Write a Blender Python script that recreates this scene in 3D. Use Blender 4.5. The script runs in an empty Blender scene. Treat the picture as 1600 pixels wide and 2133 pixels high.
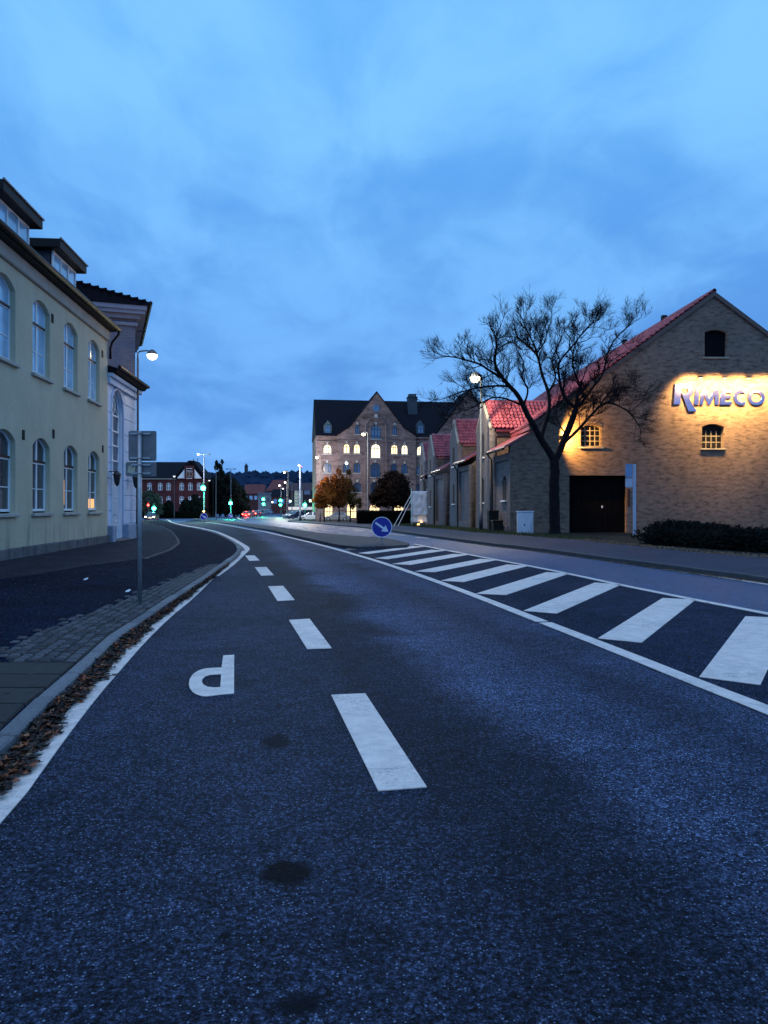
import bpy, bmesh, math, random
from mathutils import Vector, Matrix, Euler
random.seed(7)
R = math.radians
sc = bpy.context.scene
col = sc.collection
# ------------------------------------------------------------------ camera
CAM_H = 1.5
cd = bpy.data.cameras.new('camera'); cam = bpy.data.objects.new('camera', cd); col.objects.link(cam)
cam.location = (0, 0, CAM_H); cam.rotation_euler = (R(90), 0, 0)
cd.sensor_fit = 'HORIZONTAL'; cd.sensor_width = 36; cd.lens = 36.0
cd.shift_y = -11.5 / 1600; cd.clip_start = .1; cd.clip_end = 9000
sc.camera = cam
# ------------------------------------------------------------------ world: dusk sky with cloud layer
sc.view_settings.view_transform = 'Standard'; sc.view_settings.look = 'None'
sc.view_settings.exposure = 0; sc.view_settings.gamma = 1
sc.cycles.use_denoising = True
sc.cycles.max_bounces = 6; sc.cycles.diffuse_bounces = 3; sc.cycles.glossy_bounces = 3
sc.cycles.sample_clamp_indirect = 4
w = bpy.data.worlds.new('World'); sc.world = w; w.use_nodes = True
nt = w.node_tree; nt.nodes.clear()
def N(t, k, **kw):
    n = t.nodes.new(k)
    for a, b in kw.items(): setattr(n, a, b)
    return n
def L(t, a, b): t.links.new(a, b)
SUN_EL, SUN_ROT = 62, 200
sky = N(nt, 'ShaderNodeTexSky', sky_type='NISHITA', sun_disc=False)
sky.sun_elevation = R(3); sky.sun_rotation = R(SUN_ROT)
tc = N(nt, 'ShaderNodeTexCoord'); sep = N(nt, 'ShaderNodeSeparateXYZ'); L(nt, tc.outputs['Generated'], sep.inputs[0])
def M(t, op, a, b=None, c=None, clamp=False):
    n = N(t, 'ShaderNodeMath', operation=op); n.use_clamp = clamp
    for i, v in enumerate((a, b, c)):
        if v is None: continue
        if isinstance(v, (int, float)): n.inputs[i].default_value = v
        else: L(t, v, n.inputs[i])
    return n.outputs[0]
def ramp(t, fac, stops, interp='LINEAR'):
    n = N(t, 'ShaderNodeValToRGB'); n.color_ramp.interpolation = interp
    e = n.color_ramp.elements
    while len(e) < len(stops): e.new(.5)
    for i, (p, c) in enumerate(stops):
        e[i].position = p; e[i].color = (c[0], c[1], c[2], 1) if isinstance(c, (tuple, list)) else (c, c, c, 1)
    L(t, fac, n.inputs[0]); return n.outputs[0]
def mixc(t, fac, a, b, mode='MIX'):
    n = N(t, 'ShaderNodeMix', data_type='RGBA', blend_type=mode)
    for i, v in ((0, fac), (6, a), (7, b)):
        if isinstance(v, (int, float)): n.inputs[i].default_value = v
        elif isinstance(v, (tuple, list)): n.inputs[i].default_value = (v[0], v[1], v[2], 1)
        else: L(t, v, n.inputs[i])
    return n.outputs[2]
def noise(t, vec, scale, detail=4, rough=.5, dist=0):
    n = N(t, 'ShaderNodeTexNoise'); n.inputs['Scale'].default_value = scale; n.inputs['Detail'].default_value = detail
    n.inputs['Roughness'].default_value = rough; n.inputs['Distortion'].default_value = dist
    if vec is not None: L(t, vec, n.inputs['Vector'])
    return n.outputs[0]
zc = M(nt, 'MAXIMUM', sep.outputs[2], 0.0)
den = M(nt, 'ADD', zc, .20)
cmb = N(nt, 'ShaderNodeCombineXYZ'); L(nt, M(nt, 'DIVIDE', sep.outputs[0], den), cmb.inputs[0]); L(nt, M(nt, 'DIVIDE', sep.outputs[1], den), cmb.inputs[1])
mp = N(nt, 'ShaderNodeMapping'); mp.inputs['Rotation'].default_value = (0, 0, R(48)); mp.inputs['Scale'].default_value = (1.35, .85, 1); mp.inputs['Location'].default_value = (3.1, 1.4, 0)
L(nt, cmb.outputs[0], mp.inputs[0])
n1 = noise(nt, mp.outputs[0], .95, 8, .52, .7); n2 = noise(nt, mp.outputs[0], 3.0, 6, .55, .6)
cl = M(nt, 'ADD', M(nt, 'MULTIPLY', n1, .66), M(nt, 'MULTIPLY', n2, .34))
cf = ramp(nt, cl, [(.38, 0), (.60, 1)], 'EASE')
grad = ramp(nt, zc, [(0, (.21, .49, 1.0)), (.10, (.185, .47, 1.0)), (.22, (.18, .48, 1.0)), (.45, (.23, .60, 1.05)), (1, (.22, .58, 1.05))])
dark = ramp(nt, zc, [(0, (.16, .42, .95)), (.08, (.125, .36, .86)), (.18, (.108, .325, .80)), (.32, (.115, .37, .88)), (.50, (.13, .44, .97)), (1, (.12, .41, .95))])
cc = mixc(nt, cf, dark, grad)
cc = mixc(nt, 1.0, cc, (10, 10, 10), 'MULTIPLY')
fin = mixc(nt, .012, cc, sky.outputs[0])
bg = N(nt, 'ShaderNodeBackground'); bg.inputs[1].default_value = .1; L(nt, fin, bg.inputs[0])
wo = N(nt, 'ShaderNodeOutputWorld'); L(nt, bg.outputs[0], wo.inputs[0])
# soft overcast light
sl = bpy.data.lights.new('sun', 'SUN'); sl.energy = .44; sl.angle = R(70); sl.color = (1, .74, .74)
so = bpy.data.objects.new('sun', sl); col.objects.link(so)
so.rotation_euler = (R(90 - SUN_EL), 0, R(-SUN_ROT + 180)); so.location = (0, -20, 40)

# ------------------------------------------------------------------ helpers
F = 1600.0; HY = 1055.0
def h(y):                                             # height of the road surface
    if y < 45: return 0.0
    if y < 120: return -0.0122 * (y - 45)
    return -0.915
def G(px, py, zo=0.0):                                # road point seen at a pixel of the photograph
    y = 30.0
    for _ in range(60):
        y = F * (CAM_H - zo - h(y)) / max(py - HY, .5)
        y = min(y, 400)
    return ((px - 800) * y / F, y)
def P(px, py, y): return Vector(((px - 800) * y / F, y, CAM_H + (HY - py) * y / F))
def tag(o, label=None, cat=None, group=None, kind=None):
    if label: o['label'] = label
    if cat: o['category'] = cat
    if group: o['group'] = group
    if kind: o['kind'] = kind
    return o
def empty(name, loc=(0, 0, 0), rz=0.0, label=None, cat=None, group=None):
    o = bpy.data.objects.new(name, None); col.objects.link(o); o.location = loc; o.rotation_euler = (0, 0, rz)
    o.empty_display_size = .2
    return tag(o, label, cat, group)
def link(name, me, mat=None, parent=None, loc=None, rot=None):
    o = bpy.data.objects.new(name, me); col.objects.link(o)
    if mat is not None and len(me.materials) == 0: me.materials.append(mat)
    if parent: o.parent = parent
    if loc: o.location = loc
    if rot: o.rotation_euler = rot
    return o
class MB:
    def __init__(s): s.v = []; s.f = []
    def add(s, vs, fs, mat=None):
        b = len(s.v)
        s.v += [tuple(mat @ Vector(p)) if mat else tuple(p) for p in vs]; s.f += [tuple(b + i for i in q) for q in fs]; return s
    def box(s, x0, x1, y0, y1, z0, z1, mat=None, taper=0):
        t = taper
        return s.add([(x0, y0, z0), (x1, y0, z0), (x1, y1, z0), (x0, y1, z0), (x0 + t, y0 + t, z1), (x1 - t, y0 + t, z1), (x1 - t, y1 - t, z1), (x0 + t, y1 - t, z1)],
                     [(0, 3, 2, 1), (4, 5, 6, 7), (0, 1, 5, 4), (1, 2, 6, 5), (2, 3, 7, 6), (3, 0, 4, 7)], mat)
    def prism(s, poly, axis, a, b, mat=None):         # poly of 2D points extruded along axis from a to b
        n = len(poly)
        def m(u, v, t): return {'x': (t, u, v), 'y': (u, t, v), 'z': (u, v, t)}[axis]
        vs = [m(u, v, a) for u, v in poly] + [m(u, v, b) for u, v in poly]
        fs = [tuple(range(n))[::-1], tuple(range(n, 2 * n))] + [(i, (i + 1) % n, n + (i + 1) % n, n + i) for i in range(n)]
        return s.add(vs, fs, mat)
    def tube(s, path, rad, n=8, cap=True):
        path = [Vector(p) for p in path]; k = len(path)
        if isinstance(rad, (int, float)): rad = [rad] * k
        vs = []; up = None
        for i, p in enumerate(path):
            d = (path[min(i + 1, k - 1)] - path[max(i - 1, 0)])
            if d.length < 1e-9: d = Vector((0, 0, 1))
            d.normalize()
            if up is None: up = d.orthogonal().normalized()
            up = (up - d * up.dot(d))
            up = up.normalized() if up.length > 1e-6 else d.orthogonal().normalized()
            sd = d.cross(up)
            for j in range(n):
                a = 2 * math.pi * j / n
                vs.append(p + (up * math.cos(a) + sd * math.sin(a)) * rad[i])
        fs = [(i * n + j, i * n + (j + 1) % n, (i + 1) * n + (j + 1) % n, (i + 1) * n + j) for i in range(k - 1) for j in range(n)]
        if cap: fs += [tuple(range(n))[::-1], tuple((k - 1) * n + j for j in range(n))]
        return s.add(vs, fs)
    def lathe(s, prof, n=12, mat=None, ang=2 * math.pi):
        vs = [(r * math.cos(2 * math.pi * j / n), r * math.sin(2 * math.pi * j / n), z) for r, z in prof for j in range(n)]
        fs = [(i * n + j, i * n + (j + 1) % n, (i + 1) * n + (j + 1) % n, (i + 1) * n + j) for i in range(len(prof) - 1) for j in range(n)]
        return s.add(vs, fs, mat)
    def mesh(s, name='mesh', smooth=False, fix=True):
        me = bpy.data.meshes.new(name); me.from_pydata(s.v, [], s.f); me.update()
        if fix:
            bm = bmesh.new(); bm.from_mesh(me); bmesh.ops.recalc_face_normals(bm, faces=bm.faces); bm.to_mesh(me); bm.free()
        if smooth:
            for p in me.polygons: p.use_smooth = True
        return me
    def build(s, name, mat, parent=None, loc=None, rot=None, smooth=False, fix=True):
        return link(name, s.mesh(name, smooth, fix), mat, parent, loc, rot)
def bevel(o, wdt, seg=1, lim=35):
    m = o.modifiers.new('bevel', 'BEVEL'); m.width = wdt; m.segments = seg; m.limit_method = 'ANGLE'; m.angle_limit = R(lim); return o
def plate(outlines, d0, d1, plane='xz', at=None, keep=False):
    """outlines: first the outer one, then holes (2D points); solid between depth d0 and d1. Returns a mesh."""
    cu = bpy.data.curves.new('plate', 'CURVE'); cu.dimensions = '2D'; cu.fill_mode = 'BOTH'; cu.extrude = (d1 - d0) / 2
    for pts in outlines:
        sp = cu.splines.new('POLY'); sp.points.add(len(pts) - 1); sp.use_cyclic_u = True
        for i, p in enumerate(pts): sp.points[i].co = (p[0], p[1], 0, 1)
    ob = bpy.data.objects.new('plate', cu); col.objects.link(ob)
    dg = bpy.context.evaluated_depsgraph_get(); me = bpy.data.meshes.new_from_object(ob.evaluated_get(dg))
    bpy.data.objects.remove(ob); bpy.data.curves.remove(cu)
    mid = (d0 + d1) / 2
    for v in me.vertices:
        x, y, z = v.co
        v.co = (x, mid - z, y) if plane == 'xz' else ((mid + z, x, y) if plane == 'yz' else (x, y, mid + z))
    bm = bmesh.new(); bm.from_mesh(me); bmesh.ops.remove_doubles(bm, verts=bm.verts, dist=1e-5)
    bmesh.ops.recalc_face_normals(bm, faces=bm.faces); bm.to_mesh(me); bm.free()
    me.materials.clear()
    return me
def archtop(x0, x1, zs, rise, n=10):                  # function giving the top height over a span
    c = (x0 + x1) / 2; hw = (x1 - x0) / 2
    if rise <= 1e-6: return lambda x: zs
    r = (hw * hw + rise * rise) / (2 * rise)
    return lambda x: zs + math.sqrt(max(r * r - (x - c) ** 2, 0)) - (r - rise)
def arch(x0, x1, z0, zs, rise, n=10):
    f = archtop(x0, x1, zs, rise)
    c = (x0 + x1) / 2; hw = (x1 - x0) / 2
    return [(x0, z0), (x1, z0)] + [(c + hw * math.cos(math.pi * i / n), f(c + hw * math.cos(math.pi * i / n))) for i in range(n + 1)]
def cell(a, b, c, d, top, n=5):
    pts = [(a, c), (b, c)]
    for i in range(n + 1):
        x = b + (a - b) * i / n; pts.append((x, min(d, top(x))))
    return pts
def window(parent, x0, x1, z0, zs, rise, y, mats, cols=2, rows=(.62,), bar=.05, glazing=(), depth=.06, name='window', panes=True, fr=None, sgn=1, topmat=None):
    """frame with its panes; wall face at local y=0, frame starts at y (inward by sgn)"""
    frame_m, pane_m = mats
    H = zs + rise - z0; fr = fr or bar
    top = archtop(x0 + fr, x1 - fr, zs - fr * .6, rise * .98)
    zz = [z0 + fr] + [z0 + H * r for r in rows] + [zs + rise]
    xs = [x0 + fr + (x1 - x0 - 2 * fr) * i / cols for i in range(cols + 1)]
    outl = [arch(x0, x1, z0, zs, rise)]; cells = []
    for i in range(cols):
        for j in range(len(zz) - 1):
            a = xs[i] + (bar / 2 if i else 0); b = xs[i + 1] - (bar / 2 if i < cols - 1 else 0)
            c = zz[j] + (bar / 2 if j else 0); d = zz[j + 1] - (bar / 2 if j < len(zz) - 2 else 0)
            cp = cell(a, b, c, d, top); outl.append(cp); cells.append((cp, j))
    d0, d1 = (y, y + depth) if sgn > 0 else (y - depth, y)
    wn = link(name, plate(outl, d0, d1), frame_m, parent)
    yp = (d0 + d1) / 2
    if panes:
        for cp, j in cells:
            mb = MB(); mb.add([(p[0], yp, p[1]) for p in cp], [tuple(range(len(cp)))])
            mb.build('pane', (topmat if (topmat and j == len(zz) - 2) else pane_m), wn)
    else:
        mb = MB(); o = arch(x0, x1, z0, zs, rise); mb.add([(p[0], yp, p[1]) for p in o], [tuple(range(len(o)))]); mb.build('pane', pane_m, wn)
    return wn
# ------------------------------------------------------------------ materials
def mat(name, color, rough=.8, metal=0, spec=.5, noise_amt=.15, noise_scale=3, bump=0, bump_scale=60, emit=None, emit_s=0, streak=None, coat=0):
    m = bpy.data.materials.new(name); m.use_nodes = True; t = m.node_tree; b = t.nodes['Principled BSDF']
    b.inputs['Roughness'].default_value = rough; b.inputs['Metallic'].default_value = metal; b.inputs['Specular IOR Level'].default_value = spec
    b.inputs['Coat Weight'].default_value = coat
    tc = N(t, 'ShaderNodeTexCoord'); v = tc.outputs['Object']
    if noise_amt:
        f = noise(t, v, noise_scale, 5, .6)
        lo = tuple(c * (1 - noise_amt) for c in color); hi = tuple(min(c * (1 + noise_amt), 1) for c in color)
        c = ramp(t, f, [(.3, lo), (.7, hi)])
        if streak:
            mpn = N(t, 'ShaderNodeMapping'); mpn.inputs['Scale'].default_value = streak; L(t, v, mpn.inputs[0])
            f2 = noise(t, mpn.outputs[0], 1, 5, .6); c = mixc(t, 1.0, c, ramp(t, f2, [(.3, .72), (.62, 1.05)]), 'MULTIPLY')
        L(t, c, b.inputs['Base Color'])
    else: b.inputs['Base Color'].default_value = (*color, 1)
    if bump:
        bn = N(t, 'ShaderNodeBump'); bn.inputs['Strength'].default_value = bump; bn.inputs['Distance'].default_value = .02
        L(t, noise(t, v, bump_scale, 4, .6), bn.inputs['Height']); L(t, bn.outputs[0], b.inputs['Normal'])
    if emit:
        b.inputs['Emission Color'].default_value = (*emit, 1); b.inputs['Emission Strength'].default_value = emit_s
    return m
def brick_mat(name, c1, c2, mortar, bw=.24, bh=.072, ms=.010, bump=.5, patch=.35, vary=None, pscale=2.3):
    m = bpy.data.materials.new(name); m.use_nodes = True; t = m.node_tree; b = t.nodes['Principled BSDF']; b.inputs['Roughness'].default_value = .9
    b.inputs['Specular IOR Level'].default_value = .25
    tc = N(t, 'ShaderNodeTexCoord'); s = N(t, 'ShaderNodeSeparateXYZ'); L(t, tc.outputs['Object'], s.inputs[0])
    cb = N(t, 'ShaderNodeCombineXYZ'); L(t, M(t, 'ADD', s.outputs[0], s.outputs[1]), cb.inputs[0]); L(t, s.outputs[2], cb.inputs[1])
    # slightly wavering courses
    wv = noise(t, tc.outputs['Object'], .8, 2); 
    cb2 = N(t, 'ShaderNodeVectorMath', operation='ADD'); L(t, cb.outputs[0], cb2.inputs[0])
    cw = N(t, 'ShaderNodeCombineXYZ'); L(t, M(t, 'MULTIPLY', wv, .05), cw.inputs[1]); L(t, cw.outputs[0], cb2.inputs[1])
    br = N(t, 'ShaderNodeTexBrick'); br.inputs['Scale'].default_value = 1; br.inputs['Brick Width'].default_value = bw; br.inputs['Row Height'].default_value = bh
    br.inputs['Mortar Size'].default_value = ms; br.inputs['Mortar Smooth'].default_value = .3; br.inputs['Bias'].default_value = 0
    br.inputs['Color1'].default_value = (*c1, 1); br.inputs['Color2'].default_value = (*c2, 1); br.inputs['Mortar'].default_value = (*mortar, 1)
    L(t, cb2.outputs[0], br.inputs['Vector'])
    # weathering: patches stretched along courses
    mpn = N(t, 'ShaderNodeMapping'); mpn.inputs['Scale'].default_value = (pscale, pscale, pscale * 3.0); L(t, tc.outputs['Object'], mpn.inputs[0])
    f1 = noise(t, mpn.outputs[0], 1.0, 7, .68); f2 = noise(t, tc.outputs['Object'], .28, 4, .6)
    c = mixc(t, 1.0, br.outputs[0], ramp(t, f1, [(.30, 1 - patch * 1.5), (.50, 1.0), (.70, 1 + patch * .7)]), 'MULTIPLY')
    c = mixc(t, 1.0, c, ramp(t, f2, [(.32, .78), (.62, 1.06)]), 'MULTIPLY')
    sp = noise(t, mpn.outputs[0], 4.5, 3, .6)
    c = mixc(t, ramp(t, sp, [(.62, 0), (.70, .65)]), c, tuple(x * .35 for x in c1))
    L(t, c, b.inputs['Base Color'])
    bn = N(t, 'ShaderNodeBump'); bn.inputs['Strength'].default_value = bump; bn.inputs['Distance'].default_value = .015
    hgt = M(t, 'ADD', M(t, 'SUBTRACT', 1.0, br.outputs[1]), M(t, 'MULTIPLY', f1, .9)); L(t, hgt, bn.inputs['Height']); L(t, bn.outputs[0], b.inputs['Normal'])
    return m
def emis(name, color, s):
    m = bpy.data.materials.new(name); m.use_nodes = True; t = m.node_tree; b = t.nodes['Principled BSDF']
    b.inputs['Base Color'].default_value = (*[c * .5 for c in color], 1); b.inputs['Emission Color'].default_value = (*color, 1); b.inputs['Emission Strength'].default_value = s
    return m
def asphalt(name, c, vary=.25, spec=.45, rough=.62, patch_sc=.5, spots=(), tracks=None, speck=.6):
    m = bpy.data.materials.new(name); m.use_nodes = True; t = m.node_tree; b = t.nodes['Principled BSDF']
    tc = N(t, 'ShaderNodeTexCoord'); v = tc.outputs['Object']
    fine = noise(t, v, 120, 5, .75); mid = noise(t, v, 38, 4, .75); big = noise(t, v, patch_sc, 5, .62, .3); mid2 = noise(t, v, 5.5, 5, .65)
    k = ramp(t, fine, [(.36, (1 - speck) * .5), (.5, .80), (.64, 1 + speck * 3.2)])
    k2 = ramp(t, mid, [(.34, .10), (.5, .80), (.66, 2.4)]); k3 = ramp(t, big, [(.28, 1 - vary), (.72, 1 + vary)]); k4 = ramp(t, mid2, [(.32, .68), (.68, 1.3)])
    cc = mixc(t, 1.0, c, k, 'MULTIPLY'); cc = mixc(t, 1.0, cc, k2, 'MULTIPLY'); cc = mixc(t, 1.0, cc, k3, 'MULTIPLY'); cc = mixc(t, 1.0, cc, k4, 'MULTIPLY')
    # pale aggregate chips
    vo = N(t, 'ShaderNodeTexVoronoi'); vo.inputs['Scale'].default_value = 95; L(t, v, vo.inputs['Vector'])
    vs = N(t, 'ShaderNodeSeparateColor'); L(t, vo.outputs['Color'], vs.inputs[0])
    chip = M(t, 'MULTIPLY', M(t, 'GREATER_THAN', vs.outputs[0], .92), M(t, 'LESS_THAN', vo.outputs['Distance'], .36))
    cc = mixc(t, M(t, 'MULTIPLY', chip, .9), cc, (.26, .32, .46))
    s = N(t, 'ShaderNodeSeparateXYZ'); L(t, v, s.inputs[0])
    wob = noise(t, v, 6, 5, .7)
    for (sx, sy, rx, ry, a) in spots:
        dx = M(t, 'DIVIDE', M(t, 'SUBTRACT', s.outputs[0], sx), rx); dy = M(t, 'DIVIDE', M(t, 'SUBTRACT', s.outputs[1], sy), ry)
        d = M(t, 'SQRT', M(t, 'ADD', M(t, 'MULTIPLY', dx, dx), M(t, 'MULTIPLY', dy, dy)))
        d = M(t, 'ADD', d, M(t, 'MULTIPLY', M(t, 'SUBTRACT', wob, .5), 1.3))
        cc = mixc(t, M(t, 'MULTIPLY', ramp(t, d, [(.55, 1), (1.15, 0)]), a), cc, tuple(x * .12 for x in c))
    if tracks: cc = tracks(t, s, cc, big)
    L(t, cc, b.inputs['Base Color'])
    L(t, ramp(t, mid, [(.3, rough - .12), (.7, rough + .15)]), b.inputs['Roughness']); b.inputs['Specular IOR Level'].default_value = spec
    bn = N(t, 'ShaderNodeBump'); bn.inputs['Strength'].default_value = .9; bn.inputs['Distance'].default_value = .012
    L(t, M(t, 'ADD', M(t, 'MULTIPLY', fine, .6), mid), bn.inputs['Height']); L(t, bn.outputs[0], b.inputs['Normal'])
    return m
# ------------------------------------------------------------------ ground, road, pavements
PAINT = bpy.data.materials.new('road_paint'); PAINT.use_nodes = True
def _paint():
    t = PAINT.node_tree; b = t.nodes['Principled BSDF']; tc = N(t, 'ShaderNodeTexCoord'); v = tc.outputs['Object']
    f = noise(t, v, 7, 6, .65); g = noise(t, v, 45, 4, .7); w_ = noise(t, v, 1.1, 4, .6)
    c = ramp(t, f, [(.3, (.66, .53, .48)), (.7, (.95, .77, .69))])
    c = mixc(t, ramp(t, M(t, 'ADD', M(t, 'MULTIPLY', g, .6), M(t, 'MULTIPLY', w_, .4)), [(.545, 0), (.66, .85)]), c, (.16, .16, .18))
    mpn = N(t, 'ShaderNodeMapping'); mpn.inputs['Scale'].default_value = (3, 26, 1); L(t, v, mpn.inputs[0])
    sc_ = noise(t, mpn.outputs[0], 1, 5, .7)
    c = mixc(t, M(t, 'MULTIPLY', ramp(t, sc_, [(.57, 0), (.68, .7)]), ramp(t, w_, [(.45, 0), (.6, 1)])), c, (.17, .17, .19))
    L(t, c, b.inputs['Base Color']); b.inputs['Roughness'].default_value = .6
    bn = N(t, 'ShaderNodeBump'); bn.inputs['Strength'].default_value = .4; bn.inputs['Distance'].default_value = .006
    L(t, g, bn.inputs['Height']); L(t, bn.outputs[0], b.inputs['Normal'])
_paint()
def sheet(name, pts, z, mat_, parent=None, thick=0, cuts=(45, 60, 80, 100, 120, 160, 220)):
    """flat piece of ground following the road height; with thick > 0 it gets side faces down"""
    bm = bmesh.new(); vs = [bm.verts.new((p[0], p[1], 0)) for p in pts]; f = bm.faces.new(vs)
    if f.normal.z < 0: f.normal_flip()
    bm.normal_update()
    if bm.faces[:][0].normal.z < 0: bmesh.ops.reverse_faces(bm, faces=bm.faces)
    bmesh.ops.triangulate(bm, faces=bm.faces)
    for c in cuts: bmesh.ops.bisect_plane(bm, geom=bm.verts[:] + bm.edges[:] + bm.faces[:], plane_co=(0, c, 0), plane_no=(0, 1, 0))
    if thick:
        r = bmesh.ops.extrude_face_region(bm, geom=bm.faces[:])
        for e in r['geom']:
            if isinstance(e, bmesh.types.BMVert): e.co.z -= 1
        bmesh.ops.recalc_face_normals(bm, faces=bm.faces)
    for v_ in bm.verts: v_.co.z = h(v_.co.y) + (z if v_.co.z > -.5 else z - thick)
    me = bpy.data.meshes.new(name); bm.to_mesh(me); bm.free()
    # make sure the top looks up
    return link(name, me, mat_, parent)
def GP(lst, zo=0.0): return [G(a, b, zo) for a, b in lst]
def _lane_mask(t, s, cc, big):
    # the driven lane right of the dashes is worn paler, fading in without an edge
    d = M(t, 'SUBTRACT', M(t, 'ADD', s.outputs[0], M(t, 'MULTIPLY', s.outputs[1], .213)), 1.25)
    d = M(t, 'ADD', d, M(t, 'MULTIPLY', M(t, 'SUBTRACT', big, .5), 1.2))
    m1 = ramp(t, M(t, 'DIVIDE', M(t, 'ADD', d, 1.0), 4.0), [(0, 1.05), (.15, .92), (.26, .60), (.34, .72), (.50, 2.1), (.62, 1.8), (.75, 1.2), (.9, 1.6), (1, 1.4)], 'EASE')
    return mixc(t, 1.0, cc, m1, 'MULTIPLY')
a_park = asphalt('asphalt_dark', (.026, .033, .058), .42, .07, .75, .45, tracks=_lane_mask, speck=.75,
                 spots=[(*G(600, 1818), .13, .14, .95), (*G(574, 1547), .105, .20, .75), (*G(625, 2100), .10, .07, .85), (*G(566, 1474), .11, .18, .3), (*G(470, 1952), .025, .02, .9),
                        (*G(1070, 2075), .03, .03, .8), (*G(80, 2080), .06, .04, .6), (*G(760, 1960), .2, .2, .25), (*G(440, 1420), .45, .55, .35)])
a_hatch = asphalt('asphalt_hatched', (.017, .024, .047), .40, .05, .8, .6)
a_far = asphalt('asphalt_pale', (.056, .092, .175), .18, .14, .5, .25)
a_walk = asphalt('asphalt_pavement', (.0055, .009, .026), .5, .03, .9, .7, speck=.4)
a_walk2 = asphalt('asphalt_pavement_pale', (.034, .048, .085), .25, .1, .7, .4, speck=.3)
a_fore = asphalt('forecourt_gravel', (.024, .024, .034), .45, .05, .8, 1.2, speck=.6)
a_isl = asphalt('island_setts', (.050, .050, .058), .3, .3, .8, 1.4, speck=.7)
soil = asphalt('soil', (.012, .013, .010), .5, .2, .9, 1.0)
gm = mat('far_ground', (.03, .035, .03), .9, noise_amt=.4, noise_scale=.05)
# base terrain out to the horizon
bm = bmesh.new(); ys = [-40, 45, 60, 80, 100, 120, 200, 400, 900, 4200]; xsr = [-2600, -120, 0, 120, 2600]
grid = [[bm.verts.new((x, y, h(y) - .05 + (0 if y < 400 else (y - 400) * .004))) for x in xsr] for y in ys]
for i in range(len(ys) - 1):
    for j in range(len(xsr) - 1): bm.faces.new((grid[i][j], grid[i][j + 1], grid[i + 1][j + 1], grid[i + 1][j]))
me = bpy.data.meshes.new('ground'); bm.to_mesh(me); bm.free(); tag(link('ground', me, gm), kind='structure')

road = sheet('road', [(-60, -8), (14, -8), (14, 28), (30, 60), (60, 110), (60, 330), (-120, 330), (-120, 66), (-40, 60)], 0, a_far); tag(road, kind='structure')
edge_r = [(1790, 1562), (1600, 1482), (1450, 1424), (1300, 1363), (1130, 1297), (1000, 1246), (900, 1208.5), (800, 1174), (747.5, 1158.2), (695, 1143), (642.5, 1129.3), (590, 1117), (537.5, 1106.4), (485, 1096.8), (432.5, 1087.8), (406, 1082.5)]
edge_l = [(515, 1144), (502, 1133.5), (485, 1123), (458.7, 1111), (432.5, 1103.3), (406, 1098), (380, 1094), (360, 1089)]
er = [(4.4, -5), (3.75, 0)] + GP(edge_r); el = GP(edge_l)
dashes = [[(690, 1450), (761, 1447), (889, 1643), (788, 1651)], [(602, 1293), (645, 1290.5), (691, 1352), (640, 1354)],
          [(558.5, 1222.5), (590, 1221.5), (614, 1251), (578, 1253)], [(531, 1182.5), (555, 1182), (570.5, 1199), (544, 1200)], [(510.5, 1158), (530, 1157.5), (541, 1168), (519.5, 1169)]]
# line of dashes splits the darker parking lane from the worn lane
mid_px = [(830, 1720), (790, 1640), (725, 1448), (665, 1350), (625, 1291), (596, 1251), (574, 1221), (557, 1199), (543, 1182), (530, 1168), (520, 1157), (515, 1146)]
midl = [(.85, -6), (.35, 1.5)] + GP(mid_px)
el_near = GP([(0, 1683), (73, 1587), (128, 1517), (180, 1454), (234, 1395), (286, 1339), (338, 1290), (392, 1248), (443, 1202), (464, 1188.6), (485, 1173), (506, 1153), (515, 1144)])
el_near = [(-1.2, -6), (-1.62, 1.5)] + el_near
park = [(p[0] - .45, p[1]) for p in el_near[:-4]] + el_near[-4:] + el[1:] + er[::-1] + [(3.6, 1.5), (8, -6)]
tag(sheet('road_lane', park, .004, a_park), kind='structure')
line2 = [(8.1, -5), (7.15, 0), (6.25, 5)] + GP([(1790, 1318), (1600, 1280), (1447, 1250.8), (1294.5, 1220), (1184, 1196), (1093.7, 1178), (1037.5, 1167.5), (981, 1156.7), (925, 1146), (863, 1134)])
hatch_zone = er[:10] + GP([(742, 1156), (719, 1144), (742, 1140.7), (812, 1139), (860, 1137)]) + line2[::-1]
tag(sheet('hatched_area', hatch_zone, .008, a_hatch), kind='structure')

def strip(path, wd, w2=None):
    Lp = []; Rp = []
    for i, p in enumerate(path):
        a = Vector(path[max(i - 1, 0)]); b = Vector(path[min(i + 1, len(path) - 1)]); d = (b - a).normalized(); n = Vector((-d.y, d.x))
        ww = wd if w2 is None else wd + (w2 - wd) * i / (len(path) - 1)
        Lp.append(tuple(Vector(p) + n * ww / 2)); Rp.append(tuple(Vector(p) - n * ww / 2))
    return Lp + Rp[::-1]
def dense(path, step=1.2):
    out = [path[0]]
    for a, b in zip(path, path[1:]):
        n = max(1, int((Vector(b) - Vector(a)).length / step))
        out += [tuple(Vector(a).lerp(Vector(b), (i + 1) / n)) for i in range(n)]
    return out
def smooth(path, it=2):
    for _ in range(it):
        q = [path[0]]
        for a, b in zip(path, path[1:]):
            a = Vector(a); b = Vector(b); q += [tuple(a.lerp(b, .25)), tuple(a.lerp(b, .75))]
        q.append(path[-1]); path = q
    return path
def paint(name, pts, z=.012, label=None):
    o = sheet(name, pts, z, PAINT, road, thick=.006); 
    if label: o['label'] = label
    return o
brk = 1130
paint('edge_line', strip(smooth([(4.4, -5), (3.75, 0)] + [G(*p) for p in edge_r if p[0] > 1134] + [G(1136, 1299)], 1), .17), .016)
paint('edge_line', strip(smooth([G(1129, 1296.8)] + [G(*p) for p in edge_r if p[0] < 1129], 1), .17), .016)
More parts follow.
